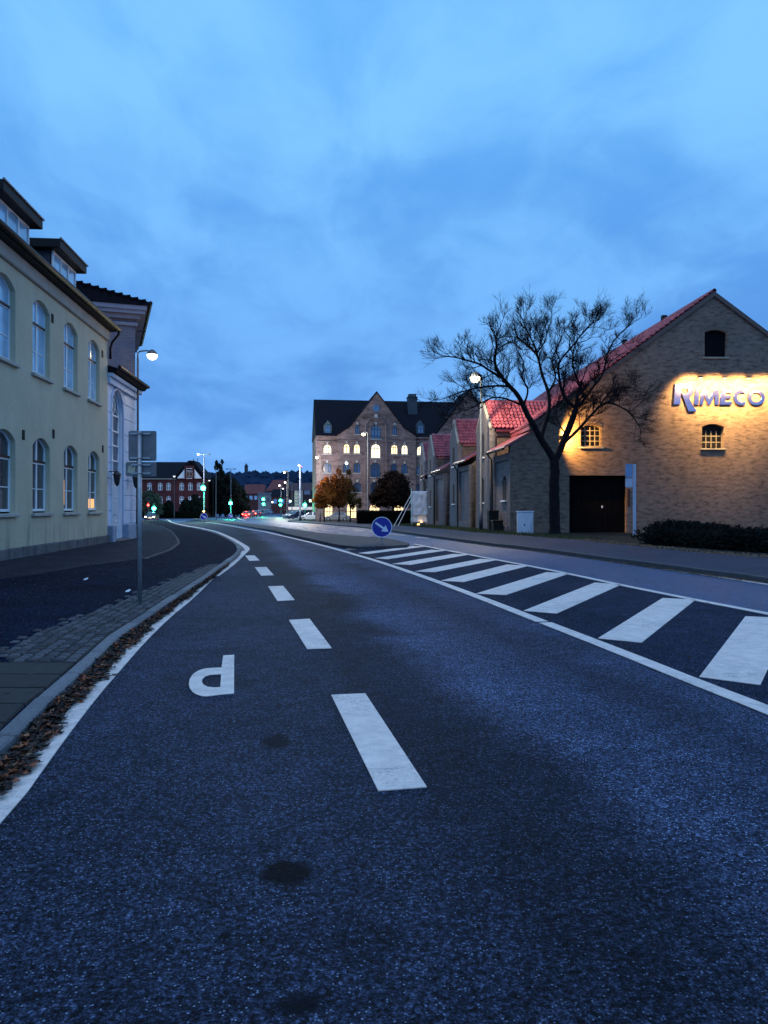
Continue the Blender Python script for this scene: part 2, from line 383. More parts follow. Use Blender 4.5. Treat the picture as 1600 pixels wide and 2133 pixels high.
paint('edge_line', strip(smooth(line2, 1), .15), .016)
# left edge line with its gap, worn by the gutter
nl = [(p[0] + .02, p[1]) for p in el_near[1:]]
g1 = [p for p in nl if p[1] < 15.4] + [G(437, 1207)]
paint('edge_line', strip(smooth(g1, 1), .135), .014, 'white kerb line partly covered with leaves')
paint('edge_line', strip(smooth([G(446, 1201)] + GP([(464, 1188.6), (485, 1173), (506, 1153), (514, 1146), (514, 1141)]) + el[1:], 2), .2, .22), .014)
for d in dashes: paint('lane_dash', GP(d), .012)
hs = [[(1553, 1286), (1650, 1290), (1584, 1430), (1457, 1413)], [(1380.6, 1247.4), (1449, 1251), (1336.7, 1341), (1246, 1332)], [(1239, 1215), (1294.5, 1219), (1159.6, 1280), (1091, 1274)],
      [(1138.5, 1193), (1185.6, 1196), (1054, 1241), (992, 1238)], [(1057, 1177), (1100.7, 1179.8), (965.7, 1213.8), (919, 1210.7)], [(1001, 1165), (1034.6, 1167.5), (905, 1193), (864.5, 1191.3)],
      [(944.6, 1154.7), (978, 1156), (854.7, 1177.8), (816.7, 1175.8)], [(898, 1146), (930.6, 1147.2), (808, 1165.7), (781.5, 1163.7)], [(860, 1138), (885.6, 1139.2), (767.5, 1154.7), (746, 1153)], [(736, 1142.2), (760, 1141.6), (742, 1145.6), (719.7, 1144.8)]]
for q in hs: paint('hatch_stripe', GP(q), .016)
for y0_ in (2.6, .4): paint('hatch_stripe', [(4.0 - y0_ * .12, y0_), (6.3 - y0_ * .12, y0_ + 2.6), (6.3 - y0_ * .12, y0_ + 3.5), (3.9 - y0_ * .12, y0_ + .9)], .016)
c7 = lambda pts: [G(340 + x / 2.759, 1340 + y / 2.759) for x, y in pts]
outer = c7([(345, 77), (408, 73), (407, 296), (330, 302), (250, 312), (222, 310), (190, 300), (168, 286), (153, 265), (147, 240), (152, 215), (168, 188), (195, 168), (225, 156), (255, 150), (335, 147)])
hole = c7([(333, 185), (328, 260), (290, 262), (255, 258), (232, 246), (222, 230), (226, 212), (242, 197), (270, 188)])
me = plate([outer, hole], .006, .013, 'xy'); o = link('parking_letter', me, PAINT, road); o['label'] = 'white letter P painted in the parking lane'
# far carriageway dashes and lines
dd = [(1240, 1330, 190, 200), (1110, 1195, 171, 179), (1005, 1075, 159, 164), (915, 965, 149.5, 154), (845, 890, 140.5, 144), (785, 820, 132.5, 135.5), (725, 755, 126, 128.5), (1000+80, 1150, 143, 146), (1150, 1205, 148, 151), (1252, 1320, 157, 161), (1360, 1430, 167, 172)]
for a, b, y0, y1 in dd:
    p0 = G(380 + a / 3.81, 1060 + y0 / 3.81); p1 = G(380 + b / 3.81, 1060 + y1 / 3.81)
    paint('lane_dash', strip([p0, p1], .12), .010)
for a, b in (((640, 1099.5), (660, 1102)),): paint('lane_dash', strip([G(*a), G(*b)], .12), .010)
c5 = lambda x, y: G(700 + x / 3.556, 1040 + y / 3.556)
for a, b in (((385, 258), (510, 268)), ((590, 282), (680, 290)), ((250, 240), (300, 243)), ((30, 217), (80, 221)), ((130, 229), (200, 233)), ((20, 250), (105, 258))): paint('lane_dash', strip([c5(*a), c5(*b)], .13), .010)
kerb_r_line = [(10.0, -5), (9.25, 8)] + GP([(1790, 1246), (1600, 1218), (1470, 1198.4), (1340, 1179), (1210, 1158.3), (1080, 1143), (1000, 1131.5), (930, 1121), (860, 1111.5), (806, 1105)])
paint('edge_line', strip(smooth(kerb_r_line, 1), .12), .010)
# bright stop/edge lines at the junction
paint('edge_line', strip(GP([(300, 1081.8), (346, 1081.8), (352, 1084), (360, 1089)]), .3), .02)
paint('edge_line', strip(GP([(404, 1081.5), (412, 1080.5), (470, 1079.7)]), .3), .02)
paint('edge_line', strip(GP([(495, 1077.5), (497, 1080), (504, 1083), (510, 1084.3)]), .35), .02)
paint('edge_line', strip(GP([(505, 1078), (545, 1079.5), (575, 1080.2), (600, 1081.5), (640, 1084.5)]), .55), .02)
paint('edge_line', strip(GP([(575, 1078.8), (610, 1079.5), (650, 1082.3)]), .35), .02)

# median island
isl = GP([(403.6, 1082), (418, 1081), (432.5, 1082.3), (485, 1086), (537.5, 1092.5), (590, 1099), (642.5, 1106.5), (700, 1113), (776, 1118.5), (812.5, 1123.5), (840.6, 1129), (852, 1133), (845, 1135.5), (812, 1137), (775, 1138.5), (742, 1139), (718, 1136.5), (695, 1132), (642.5, 1121), (590, 1109.5), (537.5, 1099.5), (485, 1091), (445, 1086.5), (412, 1083.5)], .11)
tag(sheet('median_island', isl, .11, a_isl, thick=.11), kind='structure')
def kerb_stones(parent, path, wd, z0, z1, length, mats, name='kerb_stone', gap=.012, limit=300, side=0, bev=.012):
    path = [Vector(p) for p in path]; cum = [0]
    for a, b in zip(path, path[1:]): cum.append(cum[-1] + (b - a).length)
    def at(s):
        for i in range(len(path) - 1):
            if s <= cum[i + 1] or i == len(path) - 2:
                t = (s - cum[i]) / max(cum[i + 1] - cum[i], 1e-6); return path[i].lerp(path[i + 1], t), (path[i + 1] - path[i]).normalized()
    s = 0; k = 0; rest = MB()
    while s < cum[-1] - .2:
        ln = length * random.uniform(.88, 1.12); e = min(s + ln, cum[-1])
        p0, d0 = at(s); p1, d1 = at(e - gap); d = (p1 - p0).normalized(); n = Vector((-d.y, d.x))
        a = -wd / 2 + side * wd / 2; b = wd / 2 + side * wd / 2; j = random.uniform(-.006, .006); jz = random.uniform(-.006, .006)
        q = [p0 + n * (a + j), p1 + n * (a + j), p1 + n * (b + j), p0 + n * (b + j)]
        ins = bev
        cxy = sum(q, Vector((0, 0))) / 4
        vs = [(v.x, v.y, h(v.y) + z0) for v in q] + [(v.x, v.y, h(v.y) + z1 - bev + jz) for v in q]
        tp = []
        for v in q:
            w_ = v + (d * (ins if (v - cxy).dot(d) < 0 else -ins)) + (n * (ins if (v - cxy).dot(n) < 0 else -ins)); tp.append((w_.x, w_.y, h(w_.y) + z1 + jz))
        vs += tp
        fs = [(0, 1, 5, 4), (1, 2, 6, 5), (2, 3, 7, 6), (3, 0, 4, 7), (4, 5, 9, 8), (5, 6, 10, 9), (6, 7, 11, 10), (7, 4, 8, 11), (8, 9, 10, 11)]
        if k < limit: MB().add(vs, fs).build(name, random.choice(mats), parent)
        else: rest.add(vs, fs)
        s = e; k += 1
    if rest.v: rest.build(name, mats[0], parent)['kind'] = 'stuff'
gran = [mat('granite_a', (.14, .14, .155), .75, noise_amt=.3, noise_scale=40, bump=.5, bump_scale=70), mat('granite_b', (.175, .17, .185), .75, noise_amt=.3, noise_scale=35, bump=.5, bump_scale=60),
        mat('granite_c', (.11, .11, .13), .75, noise_amt=.35, noise_scale=30, bump=.5, bump_scale=60)]
# island rim
isl_o = bpy.data.objects.new('island_kerb', None); col.objects.link(isl_o); tag(isl_o, kind='structure')
kd = [mat('kerb_dark', (.035, .035, .042), .8, noise_amt=.3, noise_scale=20)]
kerb_stones(isl_o, smooth(isl[8:20], 1), .14, 0, .122, 1.1, kd)
# ---- left pavement
kerb_o = [(-1.5, -5), (-1.72, 1.5), G(-70, 1620, .1), G(0, 1568, .1)] + GP([(93, 1468), (138, 1430), (178.5, 1390), (217, 1355), (252, 1321.5), (301, 1290), (367, 1244.5), (434, 1201), (470, 1174), (493.5, 1157), (501, 1149), (502, 1142), (497, 1134), (485, 1125.5), (458, 1113), (432.5, 1105), (406, 1099.5), (385, 1096), (366, 1091.5), (352, 1086), (340, 1083.6), (300, 1083.8)], .1)
kerb_w = .125
kin = strip(kerb_o, kerb_w * 2)[:len(kerb_o)]       # inner side (left of travel direction)
lw = kin + [(-95, kin[-1][1]), (-95, -6)]
pave = sheet('left_pavement', lw, .095, a_walk, thick=.2); tag(pave, kind='structure')
kerb = bpy.data.objects.new('left_kerb', None); col.objects.link(kerb); tag(kerb, kind='structure')
kerb_stones(kerb, kerb_o, kerb_w, -.03, .112, .95, gran, side=1, bev=.014, gap=.03)
# forecourt strip beside the houses
fc = GP([(371, 1132), (368, 1122), (357, 1108), (336, 1096), (300, 1086)], .1)
fc = GP([(-80, 1215), (60, 1199), (170, 1180), (297, 1164), (350, 1146)], .1) + fc + [(-60, fc[-1][1]), (-60, 14)]
tag(sheet('forecourt', fc, .101, a_fore, thick=.02), kind='structure')
kerb_stones(kerb, [G(*p, .1) for p in [(300, 1164.5), (352, 1146.5), (372, 1132), (369, 1121), (357, 1107), (334, 1095)]], .10, .08, .116, .8, kd, name='edging_stone')
# channel of the gutter between kerb and line + setts + slabs
kerb_stones(kerb, [(p[0] + .0, p[1]) for p in smooth(kerb_o[15:20], 2)], .15, -.02, .02, .3, gran, name='gutter_stone', side=-1, limit=200)
slabs = bpy.data.objects.new('pavement_slabs', None); col.objects.link(slabs); tag(slabs, kind='structure')
slabm = [mat('slab_a', (.024, .021, .020), .85, noise_amt=.35, noise_scale=9, bump=.6, bump_scale=50), mat('slab_b', (.018, .016, .017), .85, noise_amt=.35, noise_scale=8, bump=.6, bump_scale=50)]
y = 6.85; dirx = -.135
def kx(y, off):                                      # kerb inner edge x at depth y
    for a, b in zip(kin, kin[1:]):
        if a[1] <= y <= b[1]: return a[0] + (b[0] - a[0]) * (y - a[1]) / (b[1] - a[1]) - off
    return kin[0][0] - off
while y > .5:
    ln = .48
    for c in range(3):
        x1 = -c * .8 - .012; x0 = -(c + 1) * .8 + .012
        j = random.uniform(-.004, .004)
        yb, yt = y - ln + .014, y - .004
        MB().add([(kx(yb, -.004) + x0, yb, .09), (kx(yb, -.004) + x1, yb, .09), (kx(yt, -.004) + x1, yt, .09), (kx(yt, -.004) + x0, yt, .09),
                  (kx(yb, -.004) + x0 + .01, yb + .01, .112 + j), (kx(yb, -.004) + x1 - .01, yb + .01, .112), (kx(yt, -.004) + x1 - .01, yt - .01, .112 + j), (kx(yt, -.004) + x0 + .01, yt - .01, .112)],
                 [(4, 5, 6, 7), (0, 1, 5, 4), (1, 2, 6, 5), (2, 3, 7, 6), (3, 0, 4, 7)]).build('paving_slab', random.choice(slabm), slabs)
    y -= ln
# small granite setts
sett_m = [mat('sett_a', (.044, .044, .054), .7, noise_amt=.3, noise_scale=25, bump=.5, bump_scale=60), mat('sett_b', (.072, .072, .086), .7, noise_amt=.3, noise_scale=25, bump=.5, bump_scale=60), mat('sett_c', (.027, .027, .036), .7, noise_amt=.3, noise_scale=25, bump=.5, bump_scale=60)]
setts = bpy.data.objects.new('sett_paving', None); col.objects.link(setts); tag(setts, kind='structure')
sbed = sheet('joint_bed', [(kx(6.9, 0), 6.9)] + [(kx(q, 0), q) for q in (8, 10, 12, 14, 16, 18)] + [(kx(q, wd_), q) for q, wd_ in ((18, .1), (16, .30), (14, .42), (12, .52), (10, .64), (8.2, .8), (7.2, .75), (6.9, .6))], .097, mat('joint_sand', (.006, .007, .010), .95, noise_amt=.3, noise_scale=20), setts)
def sett_mesh(k):
    a = .046; b = .041; c = .033 ; r = random.uniform
    v = []
    for z, s in ((0, a), (.018, b), (.028, c)):
        for sx, sy in ((-1, -1), (1, -1), (1, 1), (-1, 1)): v.append((sx * s * r(.9, 1.08), sy * s * r(.9, 1.08), z))
    f = [(i, (i + 1) % 4, 4 + (i + 1) % 4, 4 + i) for i in range(4)] + [(4 + i, 4 + (i + 1) % 4, 8 + (i + 1) % 4, 8 + i) for i in range(4)] + [(8, 9, 10, 11)]
    m_ = MB().add(v, f).mesh('sett'); m_.materials.append(sett_m[k % 3]); return m_
sms = [sett_mesh(k) for k in range(9)]
cnt = 0; yy = 6.97; rest = MB()
while yy < 18.5:
    wz = (.62 + (yy - 6.9) * .35 if yy < 7.6 else (.86 - (yy - 7.6) * .06 if yy < 10 else .71 - (yy - 10) * .065))
    i = 0
    while i * .118 < wz + random.uniform(-.12, .1):
        x = kx(yy, .075 + i * .116) + random.uniform(-.008, .008); y_ = yy + random.uniform(-.01, .01) + (i % 2) * .012
        if cnt < 300:
            o = link('sett', random.choice(sms), None, setts, (x, y_, .083 + random.uniform(-.004, .004)), (random.uniform(-.05, .05), random.uniform(-.05, .05), random.uniform(-.12, .12) + .12))
        else:
            s_ = .05
            rest.box(x - s_, x + s_, y_ - s_, y_ + s_, .095, .111 + random.uniform(-.004, .004), taper=.008)
        cnt += 1; i += 1
    yy += .121
ro = rest.build('sett', sett_m[0], setts); ro['kind'] = 'stuff'
# ---- right pavement
kr = GP([(1790, 1232), (1600, 1205), (1470, 1189), (1372.5, 1176), (1275, 1163), (1177.5, 1150), (1080, 1138), (1037.5, 1134), (953, 1123), (868.7, 1112), (812.5, 1104.5), (756, 1097.2), (700, 1093), (660, 1089.5), (630, 1087.5), (600, 1086)], .1)
kr = [(10.2, -5), (9.4, 8)] + kr
back = GP([(600, 1083.5), (650, 1086), (700, 1087.6), (742, 1089.2), (826.6, 1094), (897, 1099.6), (981, 1108), (1080, 1115), (1210, 1125), (1340, 1139), (1470, 1152), (1600, 1161), (1790, 1176)], .1) + [(16, 8), (17, -5)]
rw = kr + back
tag(sheet('right_pavement', rw, .10, a_walk2, thick=.2), kind='structure')
krb = bpy.data.objects.new('right_kerb', None); col.objects.link(krb); tag(krb, kind='structure')
kerb_stones(krb, dense(kr, 3), .15, -.02, .125, 1.0, [mat('kerb_grey', (.05, .053, .06), .8, noise_amt=.35, noise_scale=18)], side=-.9)
verge = [(x, y) for x, y in back[::-1]]
vg = verge + [(back[0][0], back[0][1] + 6), (14, 150), (60, 150), (60, -5)]
tag(sheet('verge', vg, .09, soil), kind='structure')
# ------------------------------------------------------------------ buildings
def facade(ox, oy, rz):
    c, s = math.cos(rz), math.sin(rz)
    def f(px, py=None, yo=0.0):                       # local (x, z) on the plane local y = yo
        k = (px - 800) / F; bx, by = ox - s * yo, oy + c * yo
        t = (k * by - bx) / (c - k * s); Y = by + t * s
        return (t, CAM_H + (HY - py) * Y / F) if py is not None else t
    return f
M_black = mat('black_void', (.006, .006, .008), .9, noise_amt=0)
M_white = mat('white_paint', (.78, .80, .84), .55, noise_amt=.08, noise_scale=4)
M_iron = mat('dark_iron', (.006, .007, .010), .6, spec=.25, noise_amt=.2, noise_scale=8)
M_gal = mat('galvanised_steel', (.36, .38, .40), .45, metal=.6, noise_amt=.18, noise_scale=7)
M_zinc = mat('zinc_sheet', (.10, .12, .15), .4, metal=.5, noise_amt=.2)
M_roofd = mat('dark_roof_tile', (.006, .006, .012), .8, spec=.15, noise_amt=.35, noise_scale=5, bump=.4, bump_scale=8)
def glass(name, c, spec=.9, rough=.06, var=.35):
    m = mat(name, c, rough, spec=spec, noise_amt=var, noise_scale=1.3); m.node_tree.nodes['Principled BSDF'].inputs['IOR'].default_value = 1.75; return m
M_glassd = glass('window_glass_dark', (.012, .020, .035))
M_glassb = glass('window_glass_curtain_sky', (.36, .56, .76), .9, .10, .3)  # pale curtains and the sky's blue reflection, both put into the base colour
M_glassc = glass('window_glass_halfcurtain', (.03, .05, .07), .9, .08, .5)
M_lit = emis('lit_window', (1.0, .74, .40), 2.2); M_lit2 = emis('lit_window_pale', (1.0, .84, .58), 2.0)
M_plaster = bpy.data.materials.new('yellow_limewash'); M_plaster.use_nodes = True
def _pl(m_, c, grime=(.10, .10, .08)):
    t = m_.node_tree; b = t.nodes['Principled BSDF']; tc = N(t, 'ShaderNodeTexCoord'); v = tc.outputs['Object']; b.inputs['Roughness'].default_value = .9
    f = noise(t, v, .7, 6, .6); g = noise(t, v, 9, 5, .6)
    cc = mixc(t, 1.0, ramp(t, f, [(.3, tuple(x * .86 for x in c)), (.7, tuple(x * 1.06 for x in c))]), ramp(t, g, [(.3, .93), (.7, 1.05)]), 'MULTIPLY')
    mpn = N(t, 'ShaderNodeMapping'); mpn.inputs['Scale'].default_value = (2.4, 2.4, .35); L(t, v, mpn.inputs[0]); st = noise(t, mpn.outputs[0], 1.2, 6, .65)
    s = N(t, 'ShaderNodeSeparateXYZ'); L(t, v, s.inputs[0])
    low = ramp(t, M(t, 'DIVIDE', s.outputs[2], 8.0), [(.04, 1), (.15, .25), (.4, .12), (.9, .12), (1, .3)])
    cc = mixc(t, M(t, 'MULTIPLY', ramp(t, st, [(.45, 0), (.72, .75)]), low), cc, grime)
    L(t, cc, b.inputs['Base Color'])
    bn = N(t, 'ShaderNodeBump'); bn.inputs['Strength'].default_value = .25; bn.inputs['Distance'].default_value = .01; L(t, g, bn.inputs['Height']); L(t, bn.outputs[0], b.inputs['Normal'])
_pl(M_plaster, (.55, .49, .36))
M_cornice = mat('cornice_paint', (.40, .38, .34), .85, noise_amt=.15, noise_scale=2)
# ---- yellow house
AY = math.atan2(1, -.0875)
y0 = 14.0; hx = -8.2 - .0875 * y0
yh = empty('townhouse', (hx, y0, 0), AY, 'yellow rendered two storey house with arched windows and two black dormers', 'house')
LX = lambda Y: (Y - y0) * 1.00382
xa, xb = LX(9.5), LX(30.1)
wins = [28.28, 25.62, 22.88, 20.18, 17.5, 14.8, 12.1]
outl = [[(xa, .1), (xb, .1), (xb, 8.36), (xa, 8.36)]]
for Yc in wins:
    c = LX(Yc)
    outl += [arch(c - .72, c + .72, 1.31, 3.27, .27), arch(c - .72, c + .72, 5.37, 7.35, .27)]
link('wall', plate(outl, 0, .38), M_plaster, yh)
MB().box(xa, xa + .3, .38, 9, .1, 8.3).box(xb - .3, xb, .38, 9, .1, 8.3).box(xa, xb, 8.7, 9, .1, 8.3).box(xa + .3, xb - .3, .38, 8.7, 8.2, 8.3).box(xa + .3, xb - .3, .5, .6, .1, 8.2).build('side_wall', M_plaster, yh)
for i, Yc in enumerate(wins):
    c = LX(Yc)
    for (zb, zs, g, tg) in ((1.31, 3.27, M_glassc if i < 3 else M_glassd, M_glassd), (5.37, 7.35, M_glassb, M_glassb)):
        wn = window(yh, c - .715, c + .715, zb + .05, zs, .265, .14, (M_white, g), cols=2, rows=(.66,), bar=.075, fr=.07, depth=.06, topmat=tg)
        # transom and glazing bar on the lower sashes
        MB().box(c - .65, c + .65, .12, .14, zb + 1.49, zb + 1.56).build('transom', M_iron, wn)
        MB().box(c - .62, c - .05, .15, .165, zb + .70, zb + .725).box(c + .05, c + .62, .15, .165, zb + .70, zb + .725).build('glazing_bar', M_white, wn)
        bevel(MB().box(c - .82, c + .82, -.1, .12, zb - .10, zb - .002).build('window_sill', M_cornice, yh), .015)
# lit things seen in two ground floor windows
for Yc, (u0, u1, v0, v1), nm in ((25.62, (-.62, -.2, .2, 1.02), 'lamplit_curtain'), (28.28, (-.6, .55, .08, .42), 'lamplit_curtain')):
    c = LX(Yc); q = MB().box(c + u0, c + u1, .155, .16, 1.36 + v0, 1.36 + v1)
    q.build(nm, emis('lamp_glow_in_window', (1, .52, .18), 1.1), yh)
bevel(MB().box(xa, xb + .02, -.10, -.002, 7.97, 8.36).build('cornice', M_cornice, yh), .03)
MB().box(xa, xb + .1, -.34, 0, 8.362, 8.46).build('soffit', M_iron, yh)
g_ = MB().tube([(xa, -.42, 8.46), (xb + .12, -.42, 8.46)], .085, 8); g_.build('gutter', M_iron, yh, smooth=True)
rf = MB().prism([(-.36, 8.465), (4.5, 12.3), (9.3, 8.46), (9.3, 8.40), (-.36, 8.40)], 'x', xa, xb + .1).build('roof', M_roofd, yh)
# verge tiles and ridge
ed = MB()
for k in range(60):
    x = xa + (xb - xa) * k / 60; ed.box(x + .02, x + .30, -.44, -.30, 8.50 + .01 * (k % 2), 8.56)
ed.build('eave_tiles', M_roofd, rf)['kind'] = 'stuff'
for Yv, zv in ((23.8, 7.33), (29.35, 7.33), (21.45, 3.5), (23.9, 3.76), (29.4, 3.7)):
    x = LX(Yv); v_ = MB().box(x - .09, x + .09, -.012, -.002, zv - .14, zv + .14)
    for q in range(4): v_.box(x - .08, x + .08, -.022, -.012, zv - .12 + q * .065, zv - .085 + q * .065)
    v_.build('air_vent', M_black, yh)
xx = xa
pm = [mat('plinth_a', (.085, .09, .105), .85, noise_amt=.35, noise_scale=5, bump=.5), mat('plinth_b', (.10, .105, .12), .85, noise_amt=.35, noise_scale=5, bump=.5)]
while xx < xb:
    w_ = random.uniform(.75, 1.15); e = min(xx + w_, xb)
    bevel(MB().box(xx + .012, e - .012, -.10 + random.uniform(-.012, .012), -.002, -.05, .38 + random.uniform(-.01, .01)).build('plinth_stone', random.choice(pm), yh), .02); xx = e
MB().box(xa, xb, -.07, 0, -.05, .355).build('plinth_core', pm[0], yh)
for (ya, yb) in ((24.4, 26.72), (20.0, 22.4), (15.7, 18.1)):
    x0_, x1_ = LX(ya), LX(yb); fy = .2
    MB().prism([(fy + .06, 8.4), (fy + .06, 9.64), (3.2, 9.64), (3.2, 9.2), (.6, 8.4)], 'x', x0_, x1_).build('dormer', mat('dormer_cladding', (.02, .024, .045), .6, noise_amt=.2), yh)
    bevel(MB().box(x0_ - .22, x1_ + .25, -.12, 3.4, 9.66, 9.95).build('dormer_roof', M_iron, yh), .02)
    MB().tube([(x0_ - .24, -.14, 9.95), (x1_ + .27, -.14, 9.95)], .035, 6).build('dormer_gutter', M_zinc, yh)
    w3 = (x1_ - x0_ - .08) / 3
    outl = [[(x0_ + .02, 8.5), (x1_ - .02, 8.5), (x1_ - .02, 9.64), (x0_ + .02, 9.64)]]; ps = []
    for k in range(3):
        a = x0_ + .04 + k * w3 + .045; b = a + w3 - .09
        for (c_, d_) in ((8.58, 9.06), (9.12, 9.58)): outl.append([(a, c_), (b, c_), (b, d_), (a, d_)]); ps.append((a, b, c_, d_))
    wn = link('dormer_window', plate(outl, fy - .03, fy + .03), M_white, yh)
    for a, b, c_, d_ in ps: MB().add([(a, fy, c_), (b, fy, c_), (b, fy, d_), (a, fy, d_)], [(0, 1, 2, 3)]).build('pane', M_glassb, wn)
MB().tube([(xb + .06, -.42, 8.42), (xb + .07, -.40, 8.25), (xb + .07, -.16, 7.95), (xb + .06, -.09, 7.7), (xb + .06, -.09, 7.3)], .05, 8).build('downpipe', M_iron, yh, smooth=True)

# ---- white portal
ph = empty('gateway', (hx, y0, 0), AY, 'white rusticated gateway with tall arched window over a white door', 'gateway')
M_wr = bpy.data.materials.new('white_render'); M_wr.use_nodes = True; _pl(M_wr, (.60, .68, .84), (.2, .22, .25))
x0_, x1_ = LX(30.14), LX(35.0); oa, ob_ = LX(30.75), LX(32.62)
link('wall', plate([[(x0_, .1), (x1_, .1), (x1_, 6.75), (x0_, 6.75)], arch(oa, ob_, .22, 5.35, .93, 16)], .06, .5), M_wr, ph)
MB().box(x1_ - .35, x1_, .5, 4, .1, 6.9).box(x0_, x1_ - .35, 3.7, 4, .1, 6.9).build('side_wall', M_wr, ph)
zc_ = [.76, 1.32, 1.96, 2.60, 3.24, 3.84, 4.54, 5.24, 5.86]
for a, b in zip(zc_, zc_[1:]):
    for (u, v_) in ((x0_ + .02, oa - .07), (ob_ + .07, x1_ - .02)):
        bevel(MB().box(u, v_, .03, .058, a + .018, b - .018).build('ashlar_block', M_wr, ph), .01)
for (u, v_) in ((x0_ + .02, oa - .25), (ob_ + .25, x1_ - .02)): bevel(MB().box(u, v_, .03, .058, 5.88, 6.3).build('ashlar_block', M_wr, ph), .01)
# arch moulding
ctr = (oa + ob_) / 2; mo = MB()
ring = [(ctr + .99 * math.cos(a), 0.03, 5.35 + .99 * math.sin(a)) for a in [math.pi * i / 20 for i in range(21)]]
mo.tube([(ob_ + .05, .03, .8)] + ring + [(oa - .05, .03, .8)], .045, 6); mo.build('archivolt', M_wr, ph)
bevel(MB().box(x0_, x1_ + .1, -.08, .058, 6.36, 6.6).box(x0_, x1_ + .2, -.2, .058, 6.602, 6.76).build('cornice', M_wr, ph), .02)
MB().prism([(-.42, 6.92), (4.2, 8.4), (4.2, 6.78), (-.3, 6.78)], 'x', x0_ - .0, x1_ + .25).build('roof', M_roofd, ph)
MB().tube([(x0_, -.45, 6.98), (x1_ + .3, -.45, 6.98)], .075, 8).build('gutter', M_iron, ph)
bs = mat('painted_base_stone', (.24, .31, .42), .8, noise_amt=.2, noise_scale=4)
for (u, v_) in ((x0_ + .01, oa - .02), (ob_ + .02, x1_ + .03)): bevel(MB().box(u, v_, -.2, .056, -.02, .74).build('base_stone', bs, ph), .03)
wn = window(ph, oa + .01, ob_ - .01, 2.85, 5.34, .92, .2, (M_white, M_glassd), cols=2, rows=(.16, .345, .52, .71), bar=.06, fr=.06, depth=.07)
tr = MB()
for sx in (-1, 1):
    tr.tube([(ctr, .18, 5.3), (ctr + sx * .3, .18, 5.75), (ctr + sx * .12, .18, 6.15)], .014, 5); tr.tube([(ctr + sx * .75, .18, 5.3), (ctr + sx * .3, .18, 5.5), (ctr, .18, 5.95)], .014, 5)
tr.build('tracery', M_white, wn)
dr = MB().box(oa + .01, ob_ - .01, .2, .28, .2, 2.84).build('door', mat('door_paint', (.55, .60, .68), .45, noise_amt=.05), ph)
pn = MB()
for (u0, u1) in ((oa + .14, ctr - .06), (ctr + .06, ob_ - .14)):
    for (a, b) in ((.35, .75), (.88, 1.75), (1.88, 2.35), (2.45, 2.72)):
        for q in ((u0, u1, a, a + .03), (u0, u1, b - .03, b), (u0, u0 + .03, a, b), (u1 - .03, u1, a, b)): pn.box(q[0], q[1], .185, .199, q[2], q[3])
pn.build('door_moulding', M_white, dr)
MB().tube([(ctr + .05, .19, 1.15), (ctr + .05, .13, 1.15), (ctr + .16, .13, 1.15)], .014, 6).build('door_handle', M_iron, dr)
MB().box(oa - .1, ob_ + .1, -.25, .19, .0, .18).build('door_step', gran[0], ph)
M_lant = mat('lantern_iron', (.012, .012, .014), .5, noise_amt=0)
for Yl in (30.42, 33.6):
    x = LX(Yl); l = MB().box(x - .02, x + .02, -.28, .03, 2.86, 2.9)
    l.lathe([(.03, 2.30), (.10, 2.42), (.15, 2.74), (.19, 2.76), (.05, 2.90), (.0, 2.94)], 6, Matrix.Translation((x, -.28, 0)))
    l.build('wall_lantern', M_lant, ph)

# ---- white brick house behind
wc = (-11.66, 36.0); whr = R(20)
wh = empty('white_house', (*wc, 0), whr, 'tall pale painted brick house behind the white gateway with heavy eaves', 'house')
M_wb = brick_mat('painted_brick', (.20, .20, .265), (.22, .22, .285), (.17, .17, .225), bump=.8, patch=.12)
MB().box(-9, 0, 0, 9, .1, 10.25).build('wall', M_wb, wh)
MB().box(-9.1, .1, -.1, 9.1, 9.95, 10.1).box(-9.1, .22, -.22, 9.1, 10.25, 10.45).box(-9.1, .42, -.42, 9.1, 10.452, 10.62).box(-9.1, .5, -.5, 9.1, 10.622, 10.82).build('cornice', mat('cornice_white', (.26, .26, .34), .8, noise_amt=.1), wh)
MB().prism([(.62, 10.83), (.62, 11.0), (-4.5, 12.1), (-9.6, 11.0), (-9.6, 10.83)], 'y', -.55, 9.2).build('roof', M_roofd, wh)
vt = MB()
for k in range(14): vt.lathe([(.045, 0), (.055, .34)], 8, Matrix.Translation((.45 - k * .34, -.6, 11.07 + k * .073)) @ Matrix.Rotation(R(-90 - 12), 4, 'Y'))
vt.build('verge_tiles', M_roofd, wh, smooth=True)
MB().tube([(.66, -.6, 10.95), (.66, 9.2, 10.95)], .09, 8).build('gutter', M_iron, wh)
MB().box(.05, .45, -.46, -.44, 9.6, 9.66).build('lamp_bracket', M_iron, wh)

